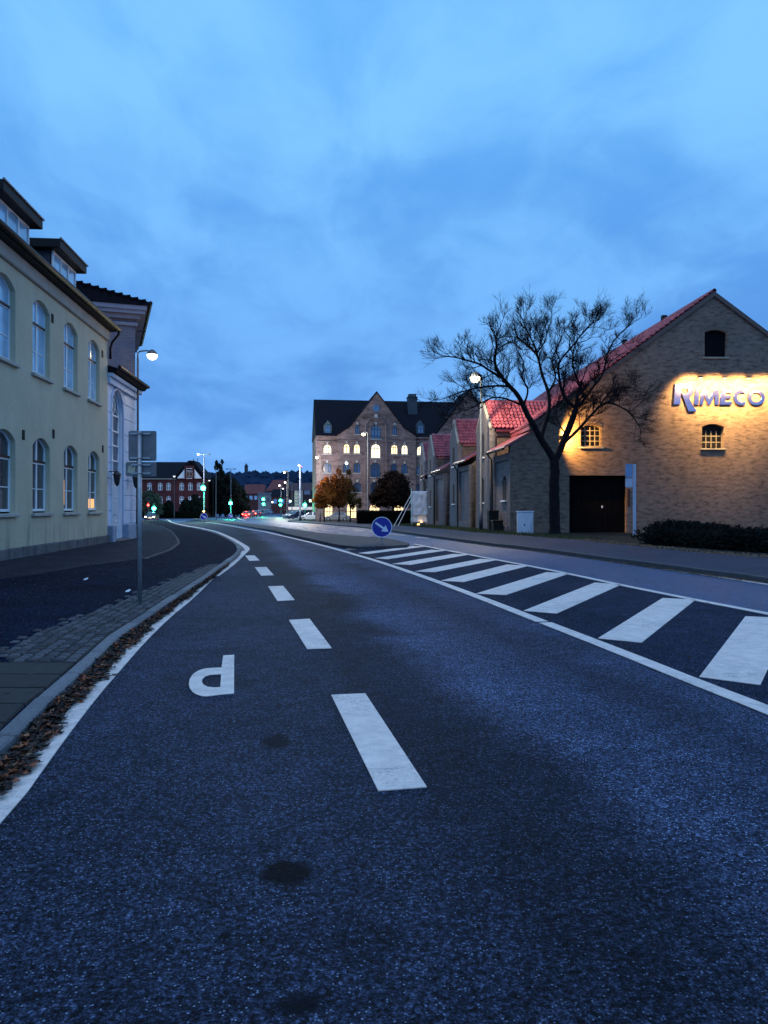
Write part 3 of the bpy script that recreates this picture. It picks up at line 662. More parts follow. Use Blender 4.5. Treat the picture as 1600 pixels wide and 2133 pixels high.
# ---- barn
M_yb = brick_mat('yellow_brick', (.18, .140, .118), (.235, .178, .137), (.15, .12, .108), patch=.5, bump=.55)
M_ybg = brick_mat('grey_yellow_brick', (.175, .155, .165), (.225, .20, .205), (.155, .14, .15), patch=.25, bump=.8)
M_rb = brick_mat('reddish_brick', (.22, .13, .10), (.27, .17, .12), (.2, .16, .13), patch=.3, bump=.8)
M_tile = [mat('roof_tile_a', (.34, .075, .10), .38, spec=.6, noise_amt=.25, noise_scale=3), mat('roof_tile_b', (.27, .058, .080), .38, spec=.6, noise_amt=.3, noise_scale=3), mat('roof_tile_c', (.40, .095, .12), .38, spec=.6, noise_amt=.25, noise_scale=3)]
def tile_geo(wd=.24, ln=.37):
    us = [-.5, -.3, -.08, .12, .30, .5]; prof = [.056, .078, .010, -.018, .000, .056]
    v = []; 
    for t_, zz in ((0, .070), (1, 0.0)):
        v += [(u * wd, t_ * ln, p + zz) for u, p in zip(us, prof)]
    v += [(u * wd, 0, p + .070 - .070) for u, p in zip(us, prof)]
    f = [(i, i + 1, 7 + i, 6 + i) for i in range(5)] + [(12 + i, 13 + i, i + 1, i) for i in range(5)]
    return v, f
TV, TF = tile_geo()
tmesh = []
for k in range(3):
    m_ = MB().add(TV, TF).mesh('tile', smooth=False, fix=False); m_.materials.append(M_tile[k]); tmesh.append(m_)
def tile_roof(parent, origin, across, up, ncol, nrow, limit=300, cw=.24, rh=.325, part_cols=None, skip=None):
    across = Vector(across).normalized(); up = Vector(up).normalized(); nrm = across.cross(up)
    if nrm.z < 0: nrm = -nrm; flip = True
    else: flip = False
    rot = Matrix((across if not flip else across, up, across.cross(up))).transposed()
    if flip: rot = Matrix((-across, up, (-across).cross(up))).transposed()
    rest = [MB(), MB(), MB()]; n = 0
    for c in range(ncol):
        for r in range(nrow):
            if skip and skip((c + .5) * cw, r * rh): continue
            p = Vector(origin) + across * (c + .5) * cw + up * r * rh + nrm * random.uniform(-.004, .006)
            if n < limit:
                o = link('tile', random.choice(tmesh), None, parent, p, rot.to_euler()); n += 1
            else:
                k = random.randrange(3); rest[k].add(TV, TF, Matrix.Translation(p) @ rot.to_4x4())
    allr = MB(); cut = []
    for k in range(3):
        cut.append(len(allr.f)); allr.add(rest[k].v, rest[k].f)
    if allr.v:
        me = allr.mesh('tile', fix=False)
        for m_ in M_tile: me.materials.append(m_)
        for i, p_ in enumerate(me.polygons): p_.material_index = 0 if i < cut[1] else (1 if i < cut[2] else 2)
        o = link('tile', me, None, parent); o['kind'] = 'stuff'
bx, by, brz = 6.74, 41.0, R(2.2)
barn = empty('brick_barn', (bx, by, 0), brz, 'large yellow brick barn with red tiled roof, black gate and floodlit lettering', 'barn')
fb = facade(bx, by, brz)
def q(px, py): return fb(px, py)
gx0, gz1 = q(1186, 990); gx1, _ = q(1306, 990)
wl0, wlt = q(1210, 885); wl1, wlb = q(1253, 931)
wr0, wrt = q(1462.5, 883); wr1, wrb = q(1508, 934)
tw0, twt = q(1468, 687); tw1, twb = q(1514, 744)
prof = [(0, -.1), (22.1, -.1), (22.1, 4.85), (20.9, 5.75), (11.05, 12.9), (1.25, 5.78), (1.2, 5.52), (0, 4.83)]
link('gable_wall', plate([prof, [(gx0, -.05), (gx1, -.05), (gx1, gz1), (gx0, gz1)], arch(wl0, wl1, wlb, wlt - .17, .17), arch(wr0, wr1, wrb, wrt - .17, .17), arch(tw0, tw1, twb, twt - .15, .15)], 0, .5), M_yb, barn)
MB().box(1.3, 1.7, .5, 36, -.3, 5.8).box(20.5, 20.9, .5, 36, -.3, 5.8).box(1.7, 20.5, .9, 1.0, -.1, 6.2).box(9, 14, .9, 1.0, 6.2, 11.2).build('inner_wall', M_rb, barn)
MB().box(0.5, .8, .5, 3.95, -.3, 4.6).build('lean_to_wall_core', M_rb, barn)
roof = MB().prism([(1.0, 5.60), (1.0, 5.78), (11.05, 13.08), (21.1, 5.78), (21.1, 5.6), (11.05, 12.9)], 'y', -.10, 36).build('roof', M_tile[1], barn)
sl_ = math.hypot(10.05, 7.3); upv = (10.05, 0, 7.3)
tile_roof(roof, (1.0, -.14, 5.79), (0, 1, 0), upv, 150, int(sl_ / .325), limit=296)
rt = MB()
for k in range(90): rt.lathe([(.12, 0), (.135, .42)], 8, Matrix.Translation((11.05, -.1 + k * .4, 13.12)) @ Matrix.Rotation(R(-90), 4, 'X'))
rt.build('ridge_tiles', M_tile[1], roof, smooth=True)['kind'] = 'stuff'
MB().prism([(-.0, 0), (.18, 0), (.18, .2), (0, .2)], 'x', 5.6, 5.85).build  # unused
for px_, py_ in ((1338, 703), (1237, 764)):
    pass
# roof vents on the ridge seen over the left slope
for yy_ in (6.5, 13.5): MB().box(10.9, 11.2, yy_, yy_ + .3, 13.1, 13.45).build('ridge_vent', M_iron, roof)
# verge boards, mortar line under tiles
vb = MB()
for sx in (0, 1):
    pts = [(1.0, 5.62), (11.05, 12.92)] if not sx else [(21.1, 5.62), (11.05, 12.92)]
    (ax, az), (cx, cz) = pts
    vb.add([(ax, -.12, az - .1), (cx, -.12, cz - .1), (cx, -.12, cz + .16), (ax, -.12, az + .16), (ax, -.10, az - .1), (cx, -.10, cz - .1), (cx, -.10, cz + .16), (ax, -.10, az + .16)], [(0, 1, 2, 3), (4, 5, 6, 7), (0, 1, 5, 4), (1, 2, 6, 5), (2, 3, 7, 6), (3, 0, 4, 7)])
vb.build('verge_board', mat('verge_mortar', (.10, .075, .07), .8), barn)
# gate: recessed boards
gt = MB().box(gx0, gx1, .36, .42, -.05, gz1).build('gate', mat('tarred_boards', (.003, .003, .004), .9, spec=.1, noise_amt=.4, noise_scale=3, streak=(8, 8, .5)), barn)
nb = 13
for k in range(nb):
    a = gx0 + (gx1 - gx0) * k / nb; b = gx0 + (gx1 - gx0) * (k + 1) / nb
    MB().box(a + .012, b - .012, .335, .358, 0, gz1 - .02).build('gate_board', gt.data.materials[0], gt)
MB().box((gx0 + gx1) / 2 + .28, (gx0 + gx1) / 2 + .36, .31, .333, 1.42, 1.55).build('lock_plate', M_white, gt)
MB().box(gx1 + .03, gx1 + .16, -.03, -.002, 1.5, 2.45).build('gate_jamb', mat('red_jamb', (.07, .028, .02), .9), barn)
M_frame = mat('window_iron_pale', (.30, .28, .22), .6, noise_amt=.15)
def barred(x0, x1, z0, z1, rise, cols, rows, nm, m_, zt=None):
    o = MB(); zt = zt or z1; 
    for i in range(cols + 1): x = x0 + .03 + (x1 - x0 - .06) * i / cols; o.box(x - .017, x + .017, .21, .24, z0 + .02, zt)
    for z in rows: o.box(x0 + .02, x1 - .02, .195, .208, z - .02, z + .02)
    wn = o.build(nm, m_, barn)
    MB().box(x0 - .01, x1 + .01, .3, .34, z0 - .02, z1 + rise).build('pane', M_black, wn); return wn
barred(wl0, wl1, wlb, wlt - .05, .1, 4, [wlb + .05 + .28 * k for k in range(4)], 'window', M_frame, wlt - .08)
barred(wr0, wr1, wrb, wrt - .05, .1, 4, [wrb + .35, wrb + .68], 'window', M_frame, wrt - .35)
for a, b, z in ((wl0, wl1, wlb), (wr0, wr1, wrb), (tw0, tw1, twb)): bevel(MB().box(a - .09, b + .09, -.1, .18, z - .09, z - .003).build('window_sill', M_frame, barn), .01)
sh = MB()
for k in range(7):
    a = tw0 + (tw1 - tw0) * k / 7; sh.box(a + .006, a + (tw1 - tw0) / 7 - .006, .2, .24, twb, twt - .02)
sh.box(tw0, tw1, .25, .28, twb - .01, twt + .1); sh.build('shutter', mat('black_shutter', (.005, .005, .008), .9, spec=.1), barn)
# arch bands over windows (soldier course)
for a, b, z1_ in ((wl0, wl1, wlt), (wr0, wr1, wrt), (tw0, tw1, twt)):
    f_ = archtop(a, b, z1_ - .16, .16); n_ = 11
    for k in range(n_):
        xk = a + (b - a) * (k + .5) / n_; tilt = (k - n_ / 2 + .5) * .05
        MB().box(-.045, .045, -.018, -.001, .01, .23).build('arch_brick', M_yb, barn, (xk, 0, f_(xk)), (0, tilt, 0))
# lean-to 1 at the street (belongs to the barn)
rrz = R(5)
def row(name, label=None, cat=None): return empty(name, (bx, by, 0), rrz, label, cat)
tr_ = Matrix.Rotation(rrz - brz, 4, 'Z')
def lean_to(ya, yb, near_mat, base, slitwin=None, top=4.6):
    """lean-to block between depth ya and yb (row frame)"""
    lo = empty('lean_to', (0, 0, base), rrz - brz); lo.parent = barn
    f = plate([[(ya, -.2), (yb, -.2), (yb, top - .25), (ya, top - .25)]] + ([arch(slitwin - .48, slitwin + .48, 1.85, 2.75, .45)] if slitwin else []), .12, .4, 'yz')
    link('front_wall', f, M_ybg, lo)
    if slitwin:
        MB().box(.135, .155, slitwin - .475, slitwin + .475, 1.852, 3.0).build('niche_back', M_black, lo)
        MB().box(.0, .3, slitwin - .55, slitwin + .55, 1.76, 1.84).build('sill', M_white, lo)
    MB().box(0, .119, ya, ya + .45, -.2, top - .2).box(0, .119, yb - .3, yb, -.2, top - .2).box(.02, .119, ya + .45, yb - .3, top - .55, top - .2).box(-.06, .119, ya + .45, yb - .3, -.2, .45).build('pilasters', M_ybg, lo)
    if near_mat: MB().prism([(.121, -.2), (.121, top - .22), (1.35, top + .85), (1.35, -.2)], 'y', ya, ya + .3).build('end_wall', near_mat, lo)
    MB().prism([(-.35, top + .0), (-.35, top + .12), (1.3, top + 1.04), (1.3, top + .92)], 'y', ya - .08, yb + .05).build('roof', M_tile[1], lo)
    MB().tube([(-.4, ya - .1, top - .02), (-.4, yb + .05, top - .02)], .07, 8).build('gutter', M_iron, lo)
    MB().tube([(-.38, yb - .15, top - .06), (-.12, yb - .15, top - .4), (-.08, yb - .15, -.1)], .045, 6).build('downpipe', M_iron, lo)
    return lo
lean_to(.02, 4.0, None, 0, 1.75)
lean_to(10.94, 15.1, M_yb, -.05)
lean_to(21.5, 26.1, M_yb, -.2)
lean_to(31.0, 32.6, M_rb, -.3)
def annex(ya, yb, eave, ridge, base, label, ncol, limit):
    o = empty('gabled_annex', (bx, by, 0), rrz, label, 'building', 'gabled brick annexes along the street')
    ym = (ya + yb) / 2; wn = (ym - .45, ym + .45)
    pr = [(ya, base - .3), (yb, base - .3), (yb, eave - .12), (ym, ridge - .12), (ya, eave - .12)]
    link('front_wall', plate([pr, arch(*wn, eave - 1.7, eave - .65, .4), arch(*wn, eave - 4.5, eave - 3.4, .4)], -.05, .32, 'yz'), M_ybg, o)
    for zz in (eave - 1.7, eave - 4.5):
        MB().box(-.036, -.02, wn[0] + .004, wn[1] - .004, zz + .004, zz + 1.3).build('window', M_black, o)
        MB().box(-.14, .1, wn[0] - .1, wn[1] + .1, zz - .09, zz - .003).build('window_sill', M_white, o)
    MB().box(.32, 4.6, ya + .08, ya + .4, base - .3, eave - .25).box(.32, 4.6, yb - .4, yb - .08, base - .3, eave - .25).build('side_wall', M_rb if limit else M_yb, o)
    MB().box(.321, 3.2, ya + .02, ya + .079, eave - .55, eave - .25).build('dentil_band', M_yb, o)
    s = (ridge - eave) / (ym - ya)
    rf = MB().prism([(ya - .12, eave - .28), (ya - .12, eave - .14), (ym, ridge - .08), (yb + .12, eave - .14), (yb + .12, eave - .28), (ym, ridge - .2)], 'x', .33, 5.2).build('roof', M_tile[1], o)
    up = (0, ym - ya, ridge - eave); ln = math.hypot(ym - ya + .12, (ridge - eave) + .06)
    tile_roof(rf, (.08, ya - .16, eave - .11), (1, 0, 0), up, ncol + 1, int(ln / .325 + .6), limit)
    rt = MB()
    for k in range(13): rt.lathe([(.11, 0), (.125, .40)], 8, Matrix.Translation((.08 + k * .38, ym, ridge - .0)) @ Matrix.Rotation(R(90), 4, 'Y'))
    rt.build('ridge_tile', M_tile[1], rf, smooth=True)
    cp = MB()
    for (a, za, b, zb_) in ((ya - .03, eave, ym, ridge), (yb + .03, eave, ym, ridge)):
        cp.add([(-.08, a, za - .12), (.07, a, za - .12), (.07, b, zb_ - .12), (-.08, b, zb_ - .12), (-.08, a, za + .03), (.07, a, za + .03), (.07, b, zb_ + .03), (-.08, b, zb_ + .03)], [(0, 1, 2, 3), (4, 5, 6, 7), (0, 1, 5, 4), (1, 2, 6, 5), (2, 3, 7, 6), (3, 0, 4, 7)])
    cp.build('coping', mat('coping', (.33, .31, .28), .85), o)
    return o
annex(4.72, 8.53, 6.25, 8.0, 0, 'tallest nearest brick annex, its red tiles lit by the street lamp beside it', 18, 300)
annex(15.16, 18.36, 6.2, 8.0, -.1, 'second brick annex from the lamp, tall slit window and red tiled roof', 18, 300)
annex(26.8, 30.4, 6.0, 7.95, -.3, 'third brick annex from the lamp with its downpipes beside the wrapped scaffold', 16, 0)
annex(32.5, 35.9, 5.85, 7.7, -.4, 'farthest and smallest red tiled brick annex rising behind the wrapped scaffold', 14, 0)
# ------------------------------------------------------------------ lettering on the gable and its lamps
sgn = empty('wall_sign', (bx, by, 0), brz, 'big silver capital letters standing off the brick gable under floodlights', 'sign')
M_sil = mat('brushed_metal_letters', (.50, .46, .62), .17, metal=1, spec=.25, noise_amt=.08, noise_scale=6)
U = 1 / (7.27 * 38.75); sx0 = fb(1402.0); sz0 = fb(1402, 842.9)[1]
def S(pts): return [(sx0 + (x - 160) * U, sz0 + (748 - y) * U) for x, y in pts]
def ell(cx, cy, rx, ry, a0=0, a1=360, n=36): return [(cx + rx * math.cos(R(a0 + (a1 - a0) * i / n)), cy - ry * math.sin(R(a0 + (a1 - a0) * i / n))) for i in range(n if a1 - a0 == 360 else n + 1)]
Rr = [(183, 436), (385, 436), (425, 447), (455, 475), (470, 520), (466, 560), (445, 600), (405, 638), (418, 690), (445, 745), (480, 798), (515, 832), (500, 850), (388, 850), (368, 800), (345, 740), (318, 670), (290, 600), (285, 580), (273, 582), (270, 640), (265, 748), (158, 748)]
Rh = [(277, 505), (300, 492), (340, 490), (368, 503), (384, 528), (380, 555), (355, 573), (318, 578), (285, 568), (274, 545)]
letters = [[Rr, Rh], [[(490, 520), (552, 520), (543, 748), (468, 748)]],
           [[(592, 522), (655, 522), (712, 655), (772, 522), (857, 522), (857, 748), (790, 748), (793, 612), (722, 752), (690, 752), (628, 612), (615, 748), (558, 748)]],
           [[(892, 522), (1064, 522), (1062, 568), (968, 568), (964, 606), (1045, 606), (1042, 655), (960, 655), (957, 702), (1060, 702), (1057, 748), (870, 748)]],
           [ell(1205, 637, 124, 117, 57, 303) + ell(1218, 637, 78, 70, 303, 57)],
           [ell(1437, 637, 133, 117), ell(1434, 637, 75, 72)]]
for g_l in letters:
    m_ = plate([S(o) for o in g_l], -.10, -.03); bevel(link('letter', m_, M_sil, sgn), .008)
    pass
M_cap = mat('lamp_housing', (.05, .05, .03), .6)
lampx = [sx0 + (u - 160) * U for u in (440, 797, 1160, 1530)]; lz = sz0 + (748 - 358) * U - .16
names = ['leftmost of the four small floodlights over the silver lettering, above the big first letter', 'second floodlight from the left over the silver lettering', 'third floodlight from the left over the silver lettering', 'rightmost floodlight over the silver lettering, above its last round letter']
def local(x, y, z): return Matrix.Translation((bx, by, 0)) @ Matrix.Rotation(brz, 4, 'Z') @ Vector((x, y, z))
for i, x in enumerate(lampx):
    e = empty('floodlight', local(x, 0, lz), brz, names[i], 'floodlight', 'floodlights above the lettering')
    MB().tube([(-.02, 0, .35), (-.02, -.5, .42), (0, -1.12, .12)], .012, 6).build('arm', M_cap, e)
    bevel(MB().box(-.12, .12, -1.22, -1.04, .03, .12).build('housing', M_cap, e), .02)
    MB().box(-.10, .10, -1.21, -1.08, .018, .028).build('lamp_lens', emis('flood_lens', (1, .8, .42), 5), e)
    ld = bpy.data.lights.new('floodlight_beam', 'SPOT'); ld.energy = 1700; ld.color = (1, .55, .17); ld.spot_size = R(112); ld.spot_blend = .35; ld.shadow_soft_size = .22
    lo = bpy.data.objects.new('floodlight_beam', ld); col.objects.link(lo); lo.parent = e; lo.location = (0, -1.02, -.02)
    lo.rotation_euler = Vector((0, .85, -.52)).to_track_quat('-Z', 'Y').to_euler()
# low lamp grazing the wall beside the left window
wx, wz = fb(1172, 912)
e = empty('wall_lamp', local(wx, 0, wz), brz, 'small wall lamp behind the tree fork throwing amber light across the barn window', 'lamp')
bevel(MB().box(-.10, .10, -.32, -.05, -.02, .10).box(-.03, .03, -.05, 0, 0, .06).build('housing', M_cap, e), .01)
MB().box(.101, .108, -.28, -.09, .0, .08).build('lamp_lens', emis('flood_lens_amber', (1, .62, .22), 10), e)
ld = bpy.data.lights.new('wall_lamp_beam', 'SPOT'); ld.energy = 1300; ld.color = (1, .47, .10); ld.spot_size = R(150); ld.spot_blend = .4; ld.shadow_soft_size = .05
lo = bpy.data.objects.new('wall_lamp_beam', ld); col.objects.link(lo); lo.parent = e; lo.location = (.0, -.5, .06)
lo.rotation_euler = Vector((1, .75, -.02)).to_track_quat('-Z', 'Y').to_euler()
# ------------------------------------------------------------------ large brick warehouse
ox, oy, orz = (659 - 800) * 128 / F, 128.0, R(8.0)
fw = facade(ox, oy, orz)
big = empty('brick_warehouse', (ox, oy, 0), orz, 'tall dark brick warehouse with steep roof, central gable and a row of lit windows', 'warehouse')
M_pb = brick_mat('purple_brown_brick', (.21, .135, .125), (.29, .19, .17), (.21, .155, .15), bw=.30, bh=.09, bump=.9, patch=.5, pscale=.55)
def c6(x, y): return fw(640 + x / 6.154, 800 + y / 6.154)
EV = 13.35; BL = 40.0
g0 = c6(385, 690)[0]; g1 = c6(1385, 690)[0]; gc, gz = c6(885, 112)
op = []                                                # (x0,x1,z0,zs,rise,kind,front)
def W6(xa, xb, yt, yb, kind, rise=None):
    a, zt = c6(xa, yt); b, zb = c6(xb, yb); r_ = rise if rise is not None else (b - a) * .36
    op.append((a, b, zb, zt - r_, r_, kind))
W6(203, 315, 772, 896, 'lit'); W6(460, 545, 768, 893, 'lit'); W6(590, 678, 771, 896, 'lit'); W6(812, 938, 768, 955, 'lit'); W6(1068, 1158, 778, 905, 'lit'); W6(1200, 1288, 782, 908, 'lit')
W6(1405, 1495, 795, 918, 'lit'); W6(200, 312, 1010, 1136, 'blue'); W6(455, 540, 1015, 1140, 'blue'); W6(590, 678, 1012, 1140, 'blue'); W6(808, 935, 1008, 1197, 'blue'); W6(1068, 1150, 1020, 1150, 'blue'); W6(1200, 1285, 1025, 1150, 'blue')
W6(205, 312, 1255, 1385, 'blue'); W6(455, 545, 1258, 1388, 'blue'); W6(590, 690, 1260, 1388, 'blue'); W6(808, 900, 1258, 1420, 'blue'); W6(1068, 1155, 1262, 1390, 'blue'); W6(1200, 1285, 1265, 1392, 'blue')
W6(1405, 1495, 1035, 1160, 'blue'); W6(1405, 1495, 1270, 1390, 'blue')
W6(812, 942, 525, 706, 'blue'); W6(612, 668, 525, 645, 'blue'); W6(1088, 1145, 535, 657, 'blue')
W6(500, 632, 1522, 1722, 'shop'); W6(790, 930, 1530, 1722, 'shop'); W6(1105, 1238, 1540, 1722, 'shop'); W6(215, 330, 1530, 1722, 'shop')
for dx in (22.5, 26.5, 30.5, 34.5): 
    for (zb, k) in ((9.6, 'lit' if dx == 34.5 else 'blue'), (6.0, 'blue'), (2.4, 'blue')): op.append((dx, dx + 1.5, zb, zb + 1.5, .55, k))
# front wall of the gabled middle part stands 0.5 m forward
def holes(sel): return [arch(a, b, z0_, zs_, r_, 8) for (a, b, z0_, zs_, r_, k) in op if sel((a + b) / 2)]
sv = [(g0, -1.2), (g1, -1.2), (g1, EV + .1), (g1 - .5, EV + .35), (g1 - 2.0, EV + 1.4), (gc + .08, gz), (gc - .08, gz), (g0 + 2.0, EV + 1.4), (g0 + .5, EV + .35), (g0, EV + .1)]
link('gable_wall', plate([sv] + holes(lambda c: g0 < c < g1), -.5, .0), M_pb, big)
link('wall', plate([[(0, -1.2), (g0, -1.2), (g0, EV), (0, EV)]] + holes(lambda c: c < g0), 0, .4), M_pb, big)
link('wall', plate([[(g1, -1.2), (BL, -1.2), (BL, EV), (g1, EV)]] + holes(lambda c: c > g1), 0, .4), M_pb, big)
MB().box(0, .4, .4, 14, -1.2, EV).box(BL - .4, BL, .4, 14, -1.2, EV).box(.4, BL - .4, 13.6, 14, -1.2, EV).build('side_wall', M_pb, big)
MB().box(.4, BL - .4, 1.2, 1.3, -1.2, EV).build('inner_wall', M_black, big)
RZ = 20.3
bodr = MB().prism([(-.35, EV - .05), (7.0, RZ), (14.3, EV - .05)], 'x', -.1, BL).build('roof', M_roofd, big)
# roof of the middle gable running back into the main roof
MB().add([(g0 - .3, -.62, EV + .2), (g0 + 1.9, -.62, EV + 1.52), (gc, -.62, gz + .22), (g1 - 1.9, -.62, EV + 1.52), (g1 + .3, -.62, EV + .2), (g0 - .3, 7, EV + .2), (g0 + 1.9, 7, EV + 1.52), (gc, 7, gz + .22), (g1 - 1.9, 7, EV + 1.52), (g1 + .3, 7, EV + .2)],
         [(0, 1, 6, 5), (1, 2, 7, 6), (2, 3, 8, 7), (3, 4, 9, 8)]).add([(g0 - .3, -.62, EV), (g0 + 2.0, -.62, EV + 1.3), (gc, -.62, gz - .02), (g1 - 2.0, -.62, EV + 1.3), (g1 + .3, -.62, EV), (g0 - .3, -.62, EV + .2), (g0 + 1.9, -.62, EV + 1.52), (gc, -.62, gz + .22), (g1 - 1.9, -.62, EV + 1.52), (g1 + .3, -.62, EV + .2)], [(0, 1, 6, 5), (1, 2, 7, 6), (2, 3, 8, 7), (3, 4, 9, 8)]).build('gable_roof', M_roofd, big, fix=False)
M_stone = mat('pale_stone', (.42, .40, .38), .8, noise_amt=.1)
MB().box(0, g0, -.14, -.003, EV - 1.1, EV - .9).box(0, g0, -.3, -.003, EV - .35, EV - .06).box(g1, BL, -.14, -.003, EV - 1.1, EV - .9).box(g1, BL, -.3, -.003, EV - .35, EV - .06).box(g0, g1, -.62, -.503, EV - .95, EV - .75).build('string_course', M_pb, big)
M_wfd = mat('window_frame_dark', (.03, .035, .05), .6, noise_amt=.1); M_bl = glass('window_glass_blue', (.03, .09, .20), .9, .12)
M_shop = emis('shop_window', (1.0, .70, .36), 1.7)
for (a, b, z0_, zs_, r_, k) in op:
    inb = g0 < (a + b) / 2 < g1; yb = -.32 if inb else .15
    pm_ = {'lit': random.choice([M_lit, M_lit2]), 'blue': M_bl, 'shop': M_shop}[k]
    window(big, a + .004, b - .004, z0_ + .004, zs_, r_ - .004, yb, (M_wfd, pm_), cols=3 if b - a > 1.2 else 2, rows=(.70,) if k != 'shop' else (.45, .75), bar=.09, fr=.10, depth=.08, panes=False)
    yf = -.503 if inb else -.003
    if k != 'shop': MB().box(a - .12, b + .12, yf - .12, yf, z0_ - .14, z0_ - .005).build('window_sill', M_stone, big)
    cx = (a + b) / 2; MB().prism([(cx - .12, zs_ + r_ + .02), (cx + .12, zs_ + r_ + .02), (cx + .17, zs_ + r_ + .42), (cx - .17, zs_ + r_ + .42)], 'y', yf - .08, yf).build('keystone', M_stone, big)
# curtains and sill things in lit windows
for (a, b, z0_, zs_, r_, k) in op[:7]:
    yb = -.24 if g0 < (a + b) / 2 < g1 else .22
    o = MB().box(a + .1, a + .1 + random.uniform(.1, .3), yb - .02, yb - .03, z0_ + .1, zs_ - .1).box(a + .2, b - .2, yb - .02, yb - .03, z0_ + .08, z0_ + .1 + random.uniform(.1, .25))
    o.build('window_display', mat('dark_furniture', (.06, .035, .02), .8, noise_amt=0), big)
# niche moulding round the middle windows
na, nz = c6(745, 640); nb_, _ = c6(1008, 640); _, ntop = c6(880, 440); nr = (nb_ - na) / 2; nc = (na + nb_) / 2; sp_ = ntop - nr
MB().tube([(na, -.5, EV - .7)] + [(nc - nr * math.cos(math.pi * i / 16), -.5, sp_ + nr * math.sin(math.pi * i / 16)) for i in range(17)] + [(nb_, -.5, EV - .7)], .14, 6).build('niche_moulding', M_pb, big)
pz = c6(740, 700)
for xx_ in (745, 1008): x = c6(xx_, 700)[0]; MB().box(x - .16, x + .16, -.66, -.503, -1.0, EV - .96).build('pilaster', M_pb, big)
x, z = c6(878, 412); MB().box(x - .25, x + .25, -.62, -.503, z - .3, z + .3).build('stone_tablet', M_stone, big)
x, z = c6(880, 315); MB().lathe([(.0, 0), (.42, 0), (.42, .08), (.58, .08), (.58, -.02)], 20, Matrix.Translation((x, -.503, z)) @ Matrix.Rotation(R(90), 4, 'X')).build('round_window', M_bl, big)
for cx_ in (265, 1455, 1960):
    x, zb = c6(cx_, 635); _, zt = c6(cx_, 470); w_ = .68
    fdy = .2
    MB().prism([(x - w_, zb), (x + w_, zb), (x + w_, zb + 1.35), (x, zt + .15), (x - w_, zb + 1.35)], 'y', fdy, 3.2).build('dormer', mat('dormer_green', (.05, .08, .10), .6), big)
    window(big, x - .5, x + .5, zb + .05, zb + 1.15, .35, fdy - .07, (M_wfd, M_bl), cols=2, rows=(.6,), bar=.06, depth=.06, panes=False)
chx, chz = c6(1410, 285)
MB().box(chx - .8, chx + .8, 4.2, 5.8, 17, 20.6).box(chx - .9, chx + .9, 4.1, 5.9, 20.6, 20.75).box(chx - .65, chx + .65, 4.35, 5.65, 20.75, 21.25).build('vent_turret', mat('copper_turret', (.03, .05, .065), .6, noise_amt=.2), big)
# second gable further right
gx = c6(2070, 150)[0]
MB().prism([(gx - 6, EV), (gx + 6, EV), (gx, 21.2)], 'y', -.5, 7).build('gable_wall', M_pb, big)
MB().prism([(gx - 6.3, EV - .1), (gx - 6.3, EV + .15), (gx, 21.55), (gx + 6.3, EV + .15), (gx + 6.3, EV - .1), (gx, 21.25)], 'y', -.6, 7).build('gable_roof', M_roofd, big)

# ------------------------------------------------------------------ red brick station-like house, left
rx, ry, rrz_ = (236 - 800) * 170 / F, 170.0, R(3)
fr_ = facade(rx, ry, rrz_)
def c4(x, y): return fr_(290 + x / 8.42, 930 + y / 8.42)
red = empty('red_brick_house', (rx, ry, 0), rrz_, 'dark red brick house with white half timbered gable panels at the junction', 'house')
M_rd = brick_mat('dark_red_brick', (.085, .024, .03), (.11, .032, .035), (.07, .03, .035), bw=.3, bh=.09, patch=.35, pscale=.5)
ev = c4(300, 566)[1]; xr = c4(1150, 566)[0]
ops = []
for cx_ in (180, 368, 515, 745, 897, 1050):
    a, zt = c4(cx_ - 40, 632); b, zb = c4(cx_ + 40, 768); ops.append((a, b, zb, zt - .35, .35))
    a, zt = c4(cx_ - 40, 868); b, zb = c4(cx_ + 40, 1008); ops.append((a, b, zb, zt - .35, .35))
link('wall', plate([[(0, -1.2), (xr, -1.2), (xr, ev), (0, ev)]] + [arch(*o_) for o_ in ops], 0, .4), M_rd, red)
MB().box(0, .4, .4, 12, -1.2, ev).box(xr - .4, xr, .4, 12, -1.2, ev).box(.4, xr - .4, 1, 1.1, -1.2, ev).build('side_wall', M_rd, red)
for (a, b, zb, zs_, r_) in ops:
    window(red, a + .003, b - .003, zb + .003, zs_, r_, .12, (M_white, M_glassd), cols=2, rows=(.58,), bar=.13, fr=.11, depth=.06, panes=False)
ap = c4(925, 245)
MB().add([(-.3, -.5, ev), (xr + .4, -.5, ev), (xr + .4, 12.5, ev), (-.3, 12.5, ev), (3, 6, c4(400, 268)[1] + .3), (ap[0] + .5, 6, c4(400, 268)[1] + .3)], [(0, 1, 5, 4), (1, 2, 5), (2, 3, 4, 5), (3, 0, 4)]).build('roof', M_roofd, red)
gl, gr_, gm_ = c4(650, 570)[0], c4(1150, 570)[0], ap[0]
gap_z = c4(925, 250)[1]
MB().prism([(gl, ev), (gr_, ev), (gm_, gap_z - .3)], 'y', -.55, 5.5).build('gable', M_roofd, red)
MB().prism([(gl - .4, ev - .1), (gl - .4, ev + .2), (gm_ - .6, gap_z), (gm_ + .6, gap_z), (gr_ + .4, ev + .2), (gr_ + .4, ev - .1), (gm_, gap_z - .35)], 'y', -.9, 5.5).build('gable_roof', M_roofd, red)
for tri in ([(680, 562), (812, 562), (812, 400)], [(985, 562), (1110, 562), (985, 400)]):
    MB().prism([c4(*p) for p in tri], 'y', -.97, -.91).build('gable_panel', M_white, red)
(a, zt), (b, zb) = c4(815, 340), c4(982, 566)
MB().box(a, b, -1.25, -.9, zb, zt).build('bay', M_rd, red)
